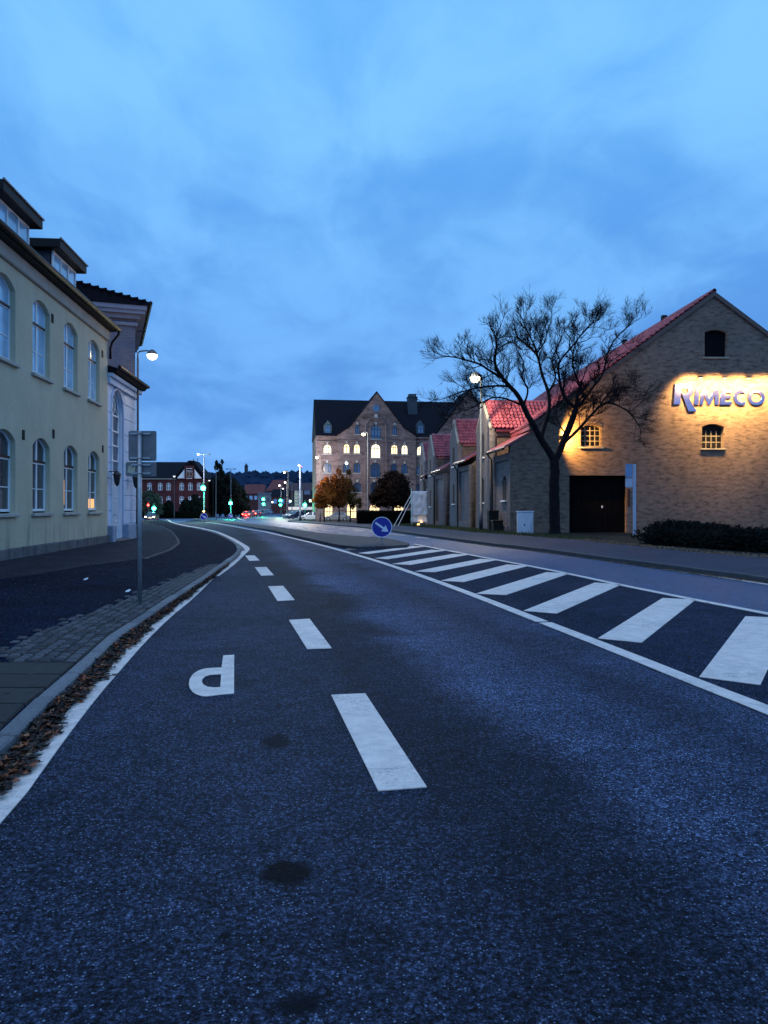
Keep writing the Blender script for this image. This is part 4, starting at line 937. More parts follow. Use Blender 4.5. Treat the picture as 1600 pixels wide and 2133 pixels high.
for (x0b, x1b, ya_, yb_) in ((845, 897, 462, 528), (905, 955, 462, 528)):
    (a, zt), (b, zb) = c4(x0b, ya_), c4(x1b, yb_)
    link('window', plate([[(a, zb), (b, zb), (b, zt), (a, zt)], [(a + .08, zb + .08), (b - .08, zb + .08), (b - .08, zt - .08), (a + .08, zt - .08)]], -1.31, -1.255), M_cornice, red)
for ya_ in (385, 428, 555):
    for k in range(5):
        (a, zt), (b, zb) = c4(848 + k * 22, ya_), c4(862 + k * 22, ya_ + 14)
        MB().box(a, b, -1.29, -1.255, zb, zt).build('stone_band', M_white, red)
MB().box(0, gl, -.5, -.3, ev - .12, ev + .02).build('gutter', M_cornice, red)
for xx_ in (910, 982):
    a, z = c4(xx_, 240); MB().tube([(a, 3, z - .5), (a, 3, z + .45)], .05, 5).lathe([(0, 0), (.16, .12), (0, .3)], 6, Matrix.Translation((a, 3, z + .3))).build('finial', M_iron, red)

# ------------------------------------------------------------------ houses of the town beyond the junction
def house(px0, px1, Y, ptop_wall, prid, wallm, roofm, label, rz=0, depth=9, wins=0, kind='eave', base=-.95, winm=None):
    x = (px0 - 800) * Y / F; w_ = (px1 - px0) * Y / F; e_ = CAM_H + (HY - ptop_wall) * Y / F; r_ = CAM_H + (HY - prid) * (Y + depth / 2) / F
    o = empty('town_house', (x, Y, 0), rz, label, 'house')
    MB().box(0, w_, 0, depth, base, e_).build('wall', wallm, o)
    if kind == 'eave': MB().prism([(-.3, e_ - .05), (depth / 2, r_), (depth + .3, e_ - .05)], 'x', -.3, w_ + .3).build('roof', roofm, o)
    elif kind == 'gable': MB().prism([(-.3, e_ - .05), (w_ / 2, r_), (w_ + .3, e_ - .05)], 'y', -.3, depth).build('roof', roofm, o)
    else: MB().box(-.2, w_ + .2, -.2, depth, e_, r_).build('roof', roofm, o)
    for k in range(wins):
        a = w_ * (k + .5) / wins
        MB().box(a - .55, a + .55, -.05, -.004, e_ - 2.4, e_ - .9).build('window', winm or M_glassb, o)
    return o
M_rr = mat('far_red_roof', (.16, .035, .03), .75, noise_amt=.3, noise_scale=1); M_fw = mat('far_pale_wall', (.32, .33, .34), .9, noise_amt=.1); M_fr = mat('far_red_wall', (.12, .035, .03), .9, noise_amt=.25, noise_scale=.6)
M_fd = mat('far_dark_wall', (.04, .03, .035), .9, noise_amt=.2); M_fg = mat('far_grey_roof', (.16, .18, .22), .7, noise_amt=.1)
house(508, 548, 300, 1028, 1009, M_fr, M_rr, 'red roofed house with two dormer windows at the left end of the street', wins=4)
house(538, 565, 262, 1031, 1027, M_fw, M_fg, 'pale grey flat roofed house beyond the green lights', kind='flat', wins=2, winm=M_fg)
house(556, 585, 330, 1022, 1000, M_fr, M_rr, 'tall red roof rising above the street behind the green lights', rz=R(-20), depth=12, wins=2)
house(583, 606, 350, 1012, 1004, M_fg, M_fg, 'pale gable end high on the slope behind the lamps', kind='flat', depth=6)
house(566, 612, 255, 1034, 1019, M_fr, M_roofd, 'low red brick house with dark roof behind the pedestrians', wins=3)
house(604, 664, 215, 1022, 1006, M_fd, mat('far_brown_roof', (.07, .03, .035), .8, noise_amt=.2), 'long dark building with billboard and shop light left of the warehouse', depth=10, wins=0)
bb = empty('billboard', P(640, 1026, 213), 0, 'blank pale blue billboard on the wall left of the warehouse', 'billboard')
MB().box(-.85, .85, -.1, 0, -.55, .55).build('panel', mat('billboard_face', (.15, .20, .30), .7, noise_amt=.05), bb); MB().box(-.95, .95, -.06, .02, -.65, .65).build('frame', M_iron, bb)
ss = empty('shop_sign', P(652, 1043, 200), 0, 'lit white shop sign strip above the parked white car', 'sign')
MB().box(-1.0, 1.0, -.12, 0, -.36, .36).build('light_box', emis('light_box', (.75, 1, .78), 1.6), ss); MB().box(-1.06, 1.06, 0, .1, -.42, .42).build('case', M_iron, ss)
ban = empty('market_stall', P(640, 1061, 170), 0, 'long white canopy standing behind the parked cars', 'canopy')
MB().box(-4.2, 3.4, 0, 2, -.1, .55).build('canopy', mat('canopy_white', (.75, .75, .74), .7, noise_amt=.05), ban)
for x in (-4, -1.4, 1.2, 3.2): MB().box(x - .05, x + .05, .1, .2, -1.8, -.1).build('post', M_gal, ban)
pyl = empty('fuel_sign', (*(P(622, 1077, 190))[:2], h(190)), 0, 'tall grey striped pylon sign beside the car park', 'sign')
pm_ = MB().box(-1.0, 1.0, -.2, .2, 0, 6.3).build('panel', mat('pylon_grey', (.20, .21, .24), .6, noise_amt=.1), pyl)
for k in range(6): MB().box(-.9, -.1 if k % 2 else .2, -.23, -.202, 1 + k * .85, 1.4 + k * .85).build('price_row', M_cornice, pyl)
# ------------------------------------------------------------------ hill
hb = bmesh.new(); nx, ny = 110, 16
from mathutils import noise as mn
def hz(x, y):
    t = max(0, min(1, (y - 620) / 700)); t = t * t * (3 - 2 * t)
    r_ = 50 + 8 * mn.noise(Vector((x * .004, 1.3, 0))) - max(0, (x + 230) * .03) - max(0, (-420 - x) * .03)
    return -1 + t * r_ + mn.noise(Vector((x * .02, y * .02, 0))) * 2
gv = [[hb.verts.new((-1100 + 1700 * i / nx, 600 + 900 * j / ny, hz(-1100 + 1700 * i / nx, 600 + 900 * j / ny))) for i in range(nx + 1)] for j in range(ny + 1)]
for j in range(ny):
    for i in range(nx): hb.faces.new((gv[j][i], gv[j][i + 1], gv[j + 1][i + 1], gv[j + 1][i]))
me = bpy.data.meshes.new('hill'); hb.to_mesh(me); hb.free()
M_hill = mat('hill_wood', (.012, .028, .060), .95, spec=.1, noise_amt=.5, noise_scale=.02)
tag(link('hill', me, M_hill), kind='structure')
cl_ = MB(); ico = bmesh.new(); bmesh.ops.create_icosphere(ico, subdivisions=1, radius=1); iv = [v.co.copy() for v in ico.verts]; ifc = [tuple(v.index for v in f.verts) for f in ico.faces]; ico.free()
for k in range(2600):
    y = random.uniform(640, 1350); x = random.uniform(-560, 60) * y / 1300
    s_ = random.uniform(4, 8.5); z = hz(x, y) + s_ * .5
    cl_.add([(v.x * s_ * random.uniform(.8, 1.25), v.y * s_, v.z * s_ * random.uniform(.8, 1.3)) for v in iv], ifc, Matrix.Translation((x, y, z)))
tag(cl_.build('hill_woodland', M_hill, fix=False), 'far dark wooded hillside closing the street', None, None, 'stuff')
tw = empty('hill_tower', (*P(513, 978, 1320),), 0, 'small pointed tower on the far wooded hilltop', 'tower')
MB().lathe([(3.2, -14), (3.0, 5), (4, 5.2), (0, 11)], 8).build('tower_body', mat('tower_far', (.04, .05, .07), .9), tw)
# ------------------------------------------------------------------ street lamps, signals, signs
M_pole = mat('lamp_pole_grey', (.055, .07, .10), .5, metal=.3, noise_amt=.15, noise_scale=5)
M_lampw = emis('lamp_head_warm', (1, .82, .52), 5); M_lampw2 = emis('lamp_head_white', (1, .93, .80), 4)
M_lampdim = emis('lamp_head_dim', (.80, .88, 1.0), 1.6); M_amber = emis('signal_amber', (1, .62, .2), 8)
M_green = emis('signal_green', (.05, 1, .52), 14); M_redl = emis('signal_red', (1, .08, .06), 8)
def light(name, loc, e, color, size=.12, parent=None):
    ld = bpy.data.lights.new(name, 'POINT'); ld.energy = e; ld.color = color; ld.shadow_soft_size = size
    o = bpy.data.objects.new(name, ld); col.objects.link(o); o.location = loc
    if parent: o.parent = parent
    return o
def lamp_post(px, pybase, pytop, Y, arm_px, label, power=0, color=(1, .78, .5), r=.07, lit=M_lampw, group='street lamps', double=None, head=1.0, base_z=None, style='bulb'):
    x = (px - 800) * Y / F; b = base_z if base_z is not None else CAM_H + (HY - pybase) * Y / F
    H = CAM_H + (HY - pytop) * Y / F - b; arm = arm_px * Y / F; sx = 1 if arm >= 0 else -1
    e = empty('street_lamp', (x, Y, b), 0, label, 'street lamp', group)
    MB().tube([(0, 0, -.1), (0, 0, 1.2), (0, 0, 1.21), (0, 0, H - .3)], [r * 1.35, r * 1.35, r, r * .75], 10).build('pole', M_pole, e, smooth=True)
    arms = [arm] + ([double] if double is not None else [])
    for i, a in enumerate(arms):
        s = 1 if a >= 0 else -1
        if style == 'bulb':
            MB().tube([(0, 0, H - .31), (0, 0, H - .08), (s * .08, 0, H), (a * .6, 0, H + .04), (a, 0, H - .02)], r * .55, 8).build('arm', M_pole, e, smooth=True)
            hd = MB().lathe([(.02, .13), (.10, .10), (.21, -.02), (.23, -.10)], 14, Matrix.Translation((a, 0, H - .04)) @ Matrix.Scale(head, 4)).build('lamp_shade', M_pole, e, smooth=True)
            MB().lathe([(.22, -.10), (.23, -.16), (.18, -.27), (.08, -.33), (0, -.34)], 14, Matrix.Translation((a, 0, H - .04)) @ Matrix.Scale(head, 4)).build('lamp_globe', lit if i == 0 else M_lampdim, hd, smooth=True)
        else:
            MB().tube([(0, 0, H - .31), (0, 0, H - .02), (s * .06, 0, H), (a * .6, 0, H)], r * .5, 8).build('arm', M_pole, e)
            hd = bevel(MB().box(min(a * .55, a * 1.05), max(a * .55, a * 1.05), -.16, .16, H - .04, H + .10).build('lamp_shade', M_pole, e), .04)
            MB().box(min(a * .6, a), max(a * .6, a), -.12, .12, H - .09, H - .042).build('lamp_lens', lit if i == 0 else M_iron, hd)
    if power: ld_ = light('lamp_light', (arm + sx * .6, -1.3, H - .5), power, color, .18, e)
    return e
def globe(e, r=.1): pass
lamp_post(287, 1116, 732, 34.2, 30, 'street lamp on a tall pole before the white gateway, lit head right of the eaves', 90, (1, .72, .38), r=.06, base_z=.1)
lamp_post(1002, 1104, 779, 45.3, -12, 'bright street lamp standing before the nearest annex and left of the bare tree', 1900, (1, .80, .50), r=.085, base_z=.1, lit=emis('lamp_head_bright', (1, .90, .66), 6), head=1.45)
lamp_post(766, 1090, 901, 88, -8.5, 'street lamp in front of the hedge and the middle of the warehouse', 1700, (1, .80, .52), r=.08, base_z=h(88) + .1)
lamp_post(667, 1087, 950, 108, -6.5, 'street lamp beside the orange tree at the left corner of the warehouse', 2800, (1, .72, .40), r=.08, base_z=h(108) + .1)
lamp_post(625, 1083, 967, 125, -1.5, 'thick bright white lamp pole at the corner before the parked cars', 4500, (.9, .92, 1), r=.13, lit=M_lampw2, base_z=h(125) + .1)
lamp_post(425, 1079, 946, 118, -14, 'tall double armed lamp mast with a green signal at the tip of the island', 4500, (.9, .92, 1), r=.10, double=13 * 118 / F, style='flat', lit=M_lampw, base_z=h(118) + .1)
lamp_post(481, 1072, 977, 150, -10, 'unlit double armed lamp mast right of the conifer', 0, r=.10, double=10 * 150 / F, style='flat', lit=M_iron, base_z=h(150))
lamp_post(363, 1070, 990, 150, -.0, 'slim street lamp with a pale head in front of the red brick house', 0, r=.05, lit=M_lampdim, base_z=h(150), style='bulb')
lamp_post(444, 1068, 999, 175, -8, 'pale street lamp head against the dark trees by the red house', 0, r=.04, lit=M_lampdim, base_z=h(175))
lamp_post(467, 1068, 1007, 185, -.5, 'small pale street lamp lost in the dark trees', 0, r=.03, lit=M_lampdim, base_z=h(185))
lamp_post(600, 1076, 982, 160, -7, 'warm street lamp glowing against the far wooded hill', 2500, (1, .8, .5), r=.05, base_z=h(160))
lamp_post(597.5, 1076, 1003, 165, -3.5, 'white topped lamp pole beside the walking people', 1500, (1, .9, .75), r=.06, lit=M_lampw2, base_z=h(165))
lamp_post(585.5, 1072, 1009, 185, -3, 'second white topped lamp pole over the green signals', 1500, (1, .9, .75), r=.05, lit=M_lampw2, base_z=h(185))
lamp_post(592.5, 1071, 1016, 200, -3, 'smallest white topped lamp pole, between the two other white topped lamps', 0, r=.05, lit=M_lampw2, base_z=h(200))
for (px, py, Y, lb) in ((604.5, 1044, 180, 'round globe lamp behind the pedestrians'), (567.5, 1046, 210, 'round globe lamp between the two green signal heads'), (722, 965, 112, 'white globe lamp showing above the orange tree')):
    b = h(Y); z = CAM_H + (HY - py) * Y / F - b
    e = empty('globe_lamp', ((px - 800) * Y / F, Y, b), 0, lb, 'street lamp', 'globe lamps')
    MB().tube([(0, 0, 0), (0, 0, z - .2)], .05, 8).build('pole', M_pole, e); MB().lathe([(.0, -.26), (.16, -.2), (.26, 0), (.18, .18), (0, .26)], 12, Matrix.Translation((0, 0, z))).build('lamp_globe', M_lampw2 if Y > 150 else M_lampdim, e, smooth=True)
for (px, p0, p1, Y, lb) in ((450, 973, 1059, 140, 'plain pale flagpole before the conifer'), (608.5, 1011, 1070, 170, 'thin unlit pole right of the walking people'), (628.5, 972, 1070, 175, 'thin pole with a red light behind the thick white lamp pole'), (604.6, 1000, 1022, 215, 'short mast on the roof slope behind the lamps')):
    b = CAM_H + (HY - p1) * Y / F; H = (p1 - p0) * Y / F
    e = empty('flagpole', ((px - 800) * Y / F, Y, max(b, h(Y)) if p1 < 1065 and Y > 200 else h(Y)), 0, lb, 'pole', 'plain poles at the junction')
    H = CAM_H + (HY - p0) * Y / F - e.location.z
    MB().tube([(0, 0, 0), (0, 0, H)], [.09, .05], 8).build('pole', M_pole, e); MB().lathe([(.0, -.08), (.1, 0), (0, .1)], 8, Matrix.Translation((0, 0, H))).build('pole_cap', M_redl if px == 628.5 else M_pole, e)
def signal(px, py, Y, label, col_='green', heads=1, pole=True, glow=60, face=1, scale=1.0, topz=None):
    scale *= 1.6; glow *= 6
    x = (px - 800) * Y / F; b = h(Y); z = CAM_H + (HY - py) * Y / F - b
    e = empty('traffic_light', (x, Y - .25, b), 0, label, 'traffic light', 'traffic lights at the junction')
    if pole: MB().tube([(0, .25, 0), (0, .25, z + .9)], .055, 8).build('pole', M_pole, e)
    hm = MB().box(-.17, .17, -.12, .12, -.3, .85).build('housing', M_iron, e, (0, 0, z - 0.0))
    bevel(hm, .03)
    for k, (m_, on) in enumerate(((M_green, col_ == 'green'), (None, False), (M_redl, col_ == 'red'))):
        zz = k * .28
        if col_ == 'red': zz = (k - 2) * .28
        MB().lathe([(0, 0), (.125 * scale if on else .10, 0), (.10, .03)], 14, Matrix.Translation((0, -.125, z + zz)) @ Matrix.Rotation(R(90), 4, 'X')).build('signal_lens', m_ if on else M_black, e)
        MB().tube([(-.13, -.14, zz + z - .02), (-.10, -.26, zz + z + .08), (.10, -.26, zz + z + .08), (.13, -.14, zz + z - .02)], .015, 4).build('lamp_hood', M_iron, e)
    if glow: light('signal_glow', (0, -.55, z), glow, (.05, 1, .5) if col_ == 'green' else (1, .1, .08), .12, e)
    return e
signal(424.5, 1017, 118, 'green signal on the tall double lamp mast at the tip of the island', glow=260, pole=False, scale=1.9)
signal(481, 1048, 150, 'green signal on the mast right of the conifer', glow=200, scale=1.8)
signal(549, 1040, 185, 'upper one of the two green signals before the pale flat roofed house', glow=120, scale=1.8)
signal(549.6, 1050, 184, 'lower one of the two green signals before the pale flat roofed house', glow=60, pole=False, scale=1.6)
signal(585, 1043, 175, 'upper green signal left of the walking people', glow=120, scale=1.8)
signal(584.6, 1052, 174, 'lower green signal left of the walking people', glow=50, pole=False, scale=1.5)
signal(635.5, 1052, 140, 'green signal in front of the white estate car', glow=120, scale=1.7)
signal(322, 1059, 135, 'green signal at the left edge of the junction near the round bush', glow=160, scale=1.8)
signal(310, 1052, 140, 'red signal beside the round bush', 'red', glow=30)
# keep-left bollard and base signs
def c_disc(r, n=28): return [(r * math.cos(2 * math.pi * i / n), r * math.sin(2 * math.pi * i / n)) for i in range(n)]
M_blue = mat('sign_blue', (.012, .020, .30), .35, noise_amt=.05); M_refl = mat('sign_white', (.62, .70, .86), .4, noise_amt=.05)
def arrow(parent, r, y, ang=-35):
    pts = [(-.80, .10), (.20, .10), (.20, .38), (.82, 0), (.20, -.38), (.20, -.10), (-.80, -.10)]
    c, s = math.cos(R(ang)), math.sin(R(ang)); pts = [((u * c - v * s) * r, (u * s + v * c) * r) for u, v in pts]
    return link('arrow', plate([pts], y - .006, y), M_refl, parent)
def keep_sign(x, Y, b, zc_, r, label, post=True, tilt=0, amber=False):
    e = empty('keep_right_sign', (x, Y, b), 0, label, 'road sign')
    MB().tube([(0, .06, -.05), (0, .06, zc_ + r * .6)], .03, 8).build('post', M_gal, e)
    d = link('sign_disc', plate([c_disc(r * .93)], 0, .012), M_blue, e); d.location = (0, 0, zc_)
    rg = link('rim', plate([c_disc(r), c_disc(r * .93)], -.004, .014), M_refl, d)
    bk = link('back_plate', plate([c_disc(r * .96)], .0145, .03), M_gal, d)
    arrow(d, r * .95, -.003)
    if amber: MB().lathe([(0, .1), (.13, .08), (.16, -.08), (0, -.12)], 12, Matrix.Translation((0, 0, zc_ + r + .25))).build('beacon', M_amber, e)
    return e
xs_, ys_ = G(795.5, 1132.5, .11)
keep_sign(xs_, ys_, .11, CAM_H + (HY - 1098) * ys_ / F - .11, 21.5 * ys_ / F, 'round blue keep right sign with white arrow on the end of the median island')
keep_sign((424.5 - 800) * 117 / F, 117, h(117) + .1, .75, .55, 'round sign at the foot of the double lamp mast under an amber beacon', amber=True)
keep_sign((480 - 800) * 139 / F, 139, h(139), .75, .40, 'small blue arrow sign tilted on the far island by the green signal')
# rear of two sign plates on a pole, left
X0, Y0 = G(291, 1256, .1)
sp = empty('sign_post', (X0, Y0, .1), 0, 'grey back of two sign plates on a slim pole at the left kerb', 'road sign')
Hs = CAM_H + (HY - 900) * Y0 / F - .1
MB().tube([(0, 0, -.05), (0, 0, Hs)], .031, 12).lathe([(.034, Hs - .01), (.034, Hs + .01), (0, Hs + .012)], 12).build('post', M_gal, sp, smooth=True)
k = Y0 / F
def rrect(x0, x1, z0, z1, r, n=4):
    p = []
    for cx, cz, a0 in ((x1 - r, z0 + r, -90), (x1 - r, z1 - r, 0), (x0 + r, z1 - r, 90), (x0 + r, z0 + r, 180)):
        p += [(cx + r * math.cos(R(a0 + 90 * i / n)), cz + r * math.sin(R(a0 + 90 * i / n))) for i in range(n + 1)]
    return p
def zz(py): return CAM_H + (HY - py) * k - .1
M_back = mat('sign_back_grey', (.15, .155, .17), .5, metal=.25, noise_amt=.22, noise_scale=6)
M_stk = mat('faded_sticker', (.42, .40, .30), .8, noise_amt=.35, noise_scale=30)
for (a, b, t_, bt) in ((266, 324.5, 897, 960), (260, 324, 962, 992)):
    x0_, x1_ = (a - 291) * k, (b - 291) * k
    pl = link('sign_plate', plate([rrect(x0_, x1_, zz(bt), zz(t_), .03)], .035, .039), M_back, sp)
    for py in ((t_ + 6, bt - 6)):
        MB().box(-.15 if bt < 970 else -.13, .15, .012, .034, zz(py) - .012, zz(py) + .012).build('bracket', M_gal, pl)
        MB().tube([(-.036, -.0, zz(py)), (-.03, -.03, zz(py)), (.03, -.03, zz(py)), (.036, 0, zz(py))], .007, 5).build('clamp', M_gal, pl)
    MB().box(x0_ + .004, x1_ - .004, .040, .042, zz(bt) + .004, zz(t_) - .004).build('sign_face', M_cornice, pl)
st = MB().add([(-.19, .0335, zz(984)), (-.09, .0335, zz(986)), (-.07, .0335, zz(970)), (-.17, .0335, zz(969))], [(0, 1, 2, 3)]).build('sticker', M_stk, sp)
# thin signs at the right: bus stop pylon
Yb = 36.0; xb_ = (1321 - 800) * Yb / F
bs_ = empty('pylon_sign', (xb_, Yb, .08), 0, 'slim grey pylon sign with two plates beside the black gate', 'sign')
H_ = CAM_H + (HY - 967) * Yb / F - .08
M_pyl = mat('pylon_bluegrey', (.36, .45, .60), .5, noise_amt=.12)
bevel(MB().box(-.05, .08, -.05, .05, -.1, H_).build('post', M_pyl, bs_), .012)
MB().box(-.40, -.085, -.03, .03, H_ - .62, H_ - .02).box(-.42, -.085, -.04, .04, H_ - .02, H_ + .01).build('sign_plate', mat('sign_plate_blue', (.16, .28, .50), .5, noise_amt=.1), bs_)
MB().box(-.40, -.085, -.03, .03, H_ - 1.08, H_ - .66).build('sign_plate', M_pyl, bs_)
# utility cabinet
Yc = 39.3; x0_, x1_ = (1079 - 800) * Yc / F, (1111.5 - 800) * Yc / F; zt_, zb_ = CAM_H + (HY - 1065) * Yc / F, CAM_H + (HY - 1104) * Yc / F
ub = empty('utility_cabinet', ((x0_ + x1_) / 2, Yc, .09), 0, 'small pale grey utility cabinet with streaked door against the dark brick wall', 'cabinet')
w2 = (x1_ - x0_) / 2; M_cab = bpy.data.materials.new('cabinet_paint'); M_cab.use_nodes = True; _pl(M_cab, (.62, .70, .82), (.12, .13, .15))
bevel(MB().box(-w2, w2, 0, .35, .0, zt_ - .14).build('cabinet_body', M_cab, ub), .015); bevel(MB().box(-w2 - .03, w2 + .03, -.03, .38, zt_ - .139, zt_ - .08).build('cabinet_top', M_cab, ub), .01)
MB().box(-w2 + .04, w2 - .04, -.015, -.002, .08, zt_ - .2).build('cabinet_door', M_cab, ub); MB().box(-.1, -.05, -.035, -.016, .42, .52).build('handle', M_iron, ub)
# bins in the recess
for (px, Yq, hh, lb) in ((1036, 43.6, 1.15, 'tall black bin in the dark corner of the brick lean to'), (1045, 42.4, .62, 'low black box beside the tall black bin')):
    e = empty('bin', ((px - 800) * Yq / F - .25, Yq, .05), R(5), lb, 'bin')
    bevel(MB().box(-.25, .25, -.25, .25, 0, hh, taper=-.03).build('bin_body', M_black, e), .02); bevel(MB().box(-.3, .3, -.3, .3, hh, hh + .08).build('lid', M_iron, e), .02)
# scaffold wrapped in white sheeting
Ys = 66.0; x0_, x1_ = (858 - 800) * Ys / F, (890 - 800) * Ys / F; zt_ = CAM_H + (HY - 1023) * Ys / F; zb_ = h(Ys) + .1
sf = empty('wrapped_scaffold', (x0_, Ys, zb_), 0, 'small scaffold wrapped in translucent white plastic sheeting at the end of the annexes', 'scaffold')
Wd, Ht = x1_ - x0_, zt_ - zb_
bm = bmesh.new(); n_ = 26; m_ = 18; 
def wrap(u, v): return .10 * mn.noise(Vector((u * 5, v * 3.5, 1))) + .05 * mn.noise(Vector((u * 14, v * 9, 5)))
ringp = [(0, 0), (Wd, 0), (Wd, 1.4), (0, 1.4)]
per = []
for i in range(4):
    a, b = Vector(ringp[i]), Vector(ringp[(i + 1) % 4])
    for k_ in range(10): per.append(a.lerp(b, k_ / 10))
cen = Vector((Wd / 2, .7)); rows_ = []
for j in range(m_ + 1):
    z = .35 + (Ht - .35) * j / m_; rr = []
    for i, p in enumerate(per):
        d = (p - cen).normalized(); o_ = wrap(p.x + p.y, z) + (.06 if j < 3 else 0) * math.sin(i * 2.1)
        q_ = p + d * o_; rr.append(bm.verts.new((q_.x, q_.y, z)))
    rows_.append(rr)
for j in range(m_):
    for i in range(len(per)): bm.faces.new((rows_[j][i], rows_[j][(i + 1) % len(per)], rows_[j + 1][(i + 1) % len(per)], rows_[j + 1][i]))
bm.faces.new(rows_[-1])
me = bpy.data.meshes.new('sheeting'); bm.to_mesh(me); bm.free()
for p in me.polygons: p.use_smooth = True
M_sheet = mat('plastic_sheeting', (.62, .68, .76), .35, noise_amt=.12, noise_scale=2); 
link('sheeting', me, M_sheet, sf)
for (x, y) in ringp: MB().tube([(x, y, 0), (x, y, Ht + .25)], .028, 6).build('scaffold_pole', M_gal, sf)
for z in (.3, .9): MB().tube([(-.1, -.05, z), (Wd + .1, -.05, z)], .024, 6).build('scaffold_pole', M_gal, sf)
for q_ in (0, .35): MB().tube([(-1.55 + q_, -.6, 0), (-.02, 0, Ht * .92 - q_ * 1.2)], .028, 6).build('raking_prop', M_white, sf)
light('work_lamp', (x0_ + .8, Ys - .15, zb_ + .25), 9, (1, .55, .2), .05)
MB()
wl = empty('work_light', (x0_ + .55, Ys - .3, zb_), 0, 'small orange work light on the ground under the wrapped scaffold', 'lamp')
MB().box(-.12, .12, -.05, .05, .05, .2).build('lamp_housing', M_iron, wl); MB().box(-.10, .10, -.06, -.051, .07, .18).build('lamp_lens', emis('work_lens', (1, .5, .15), 7), wl)

# ------------------------------------------------------------------ cars
M_tyre = mat('tyre', (.012, .012, .012), .9, noise_amt=0); M_rim = mat('wheel_rim', (.35, .36, .38), .35, metal=.7, noise_amt=0)
M_cg = glass('car_glass', (.01, .014, .02)); M_tail = emis('tail_light', (1, .10, .07), 14); M_taild = mat('tail_light_off', (.25, .01, .01), .3, noise_amt=0)
M_head = emis('head_light', (1, .86, .6), 16); M_plate = mat('number_plate', (.5, .5, .5), .5, noise_amt=0)
def car(px, pyb, Y, ang, paint_c, label, tail=False, head=False, estate=False, rim=True, group=None, glow=0):
    b = h(Y); e = empty('car', ((px - 800) * Y / F, Y, b), ang, label, 'car', group)
    cp = mat('car_paint', paint_c, .3, metal=.2, noise_amt=0, coat=.6)
    # side outline (x along the car, front = +x)
    lowp = [(-2.15, .32), (-2.2, .62), (-2.12, .88), (-1.9, .95), (.85, .93), (1.75, .80), (2.08, .66), (2.14, .40), (2.0, .24), (-2.0, .24)]
    ro = -1.95 if estate else -1.55
    cab = [(ro - .1, .94), (ro + .25, 1.38), (ro + .6, 1.46), (-.1, 1.47), (.35, 1.38), (1.05, .93)]
    mb = MB(); hw = .87; n = len(lowp)
    secs = [(-hw, .90), (-hw + .08, 1), (hw - .08, 1), (hw, .90)]
    vs = []
    for (yy_, s_) in secs: vs += [(x * (1 if abs(s_ - 1) < .01 else .985), yy_, .58 + (z - .58) * s_) for x, z in lowp]
    fs = [tuple(range(n)), tuple(3 * n + i for i in range(n))[::-1]]
    for k_ in range(3): fs += [(k_ * n + i, k_ * n + (i + 1) % n, (k_ + 1) * n + (i + 1) % n, (k_ + 1) * n + i) for i in range(n)]
    mb.add(vs, fs); bd = bevel(mb.build('body', cp, e), .03, 2, 25)
    n = len(cab); vs = []
    for yy_, s_ in ((-.80, 0), (-.62, 1), (.62, 1), (.80, 0)): pass
    L_ = []; 
    for side in (-1, 1):
        L_.append([(x, side * (.80 - .20 * max(0, (z - .94)) / .52), z) for x, z in cab])
    gl_ = MB(); gl_.add(L_[0] + L_[1], [tuple(range(n)), tuple(range(2 * n - 1, n - 1, -1))] + [(i, i + 1, n + i + 1, n + i) for i in range(n - 1)]); gl_.build('glasshouse', M_cg, e)
    rf_ = MB()
    top = [c for c in cab if c[1] > 1.3]
    m2 = len(top); rf_.add([(x, s * (.80 - .20 * (z - .94) / .52 + .01), z + .012) for s in (-1, 1) for x, z in top], [(i, i + 1, m2 + i + 1, m2 + i) for i in range(m2 - 1)])
    for s in (-1, 1):
        for (i0, i1, w_) in ((0, 1, .09), (5, 4, .06)):
            (xa_, za_), (xb2, zb2) = cab[i0], cab[i1]; f = lambda z: s * (.812 - .20 * (z - .94) / .52)
            rf_.add([(xa_ - w_, f(za_), za_), (xa_ + w_, f(za_), za_), (xb2 + w_, f(zb2), zb2 + .01), (xb2 - w_, f(zb2), zb2 + .01)], [(0, 1, 2, 3)])
        x = -.35; rf_.add([(x - .05, s * .812, .94), (x + .05, s * .812, .94), (x + .05, s * .622, 1.46), (x - .05, s * .622, 1.46)], [(0, 1, 2, 3)])
    rf_.build('roof_and_pillars', cp, e, fix=False)
    for x in (-1.35, 1.35):
        for s in (-1, 1):
            wh_ = MB().lathe([(.2, -.1), (.31, -.1), (.325, -.06), (.325, .06), (.31, .1), (.2, .1)], 16, Matrix.Translation((x, s * .80, .325)) @ Matrix.Rotation(R(90), 4, 'X')).build('wheel', M_tyre, e)
            MB().lathe([(0, .095), (.09, .10), (.2, .085), (.2, -.085), (.09, -.10), (0, -.095)], 12, Matrix.Translation((x, s * .80, .325)) @ Matrix.Rotation(R(90), 4, 'X')).build('rim', M_rim, wh_)
    for s in (-1, 1):
        MB().box(-2.23, -2.10, s * .68 - .15, s * .68 + .15, .66, .84).build('tail_light', M_tail if tail else M_taild, e)
        MB().box(2.0, 2.12, s * .66 - .15, s * .66 + .15, .58, .72).build('headlight', M_head if head else M_refl, e)
        MB().box(.72, .86, s * .92 - .08, s * .92 + .08, .94, 1.04).build('wing_mirror', cp, e)
    MB().box(-2.235, -2.2, -.26, .26, .46, .57).build('number_plate', M_plate, e)
    if tail: MB().box(-1.86 if not estate else -2.1, -1.80 if not estate else -2.0, -.18, .18, 1.30, 1.34).build('brake_light', M_tail, e)
    if glow:
        light('tail_glow' if tail else 'head_glow', (-2.6 if tail else 2.7, 0, .6), glow, (1, .16, .1) if tail else (1, .85, .6), .4, e)
    return e
AW = R(90)
gq = 'cars queuing along the street'
car(516.5, 1076, 168, R(88), (.30, .012, .012), 'red car with glowing tail lights, nearest of the queue', tail=True, group=gq, glow=160)
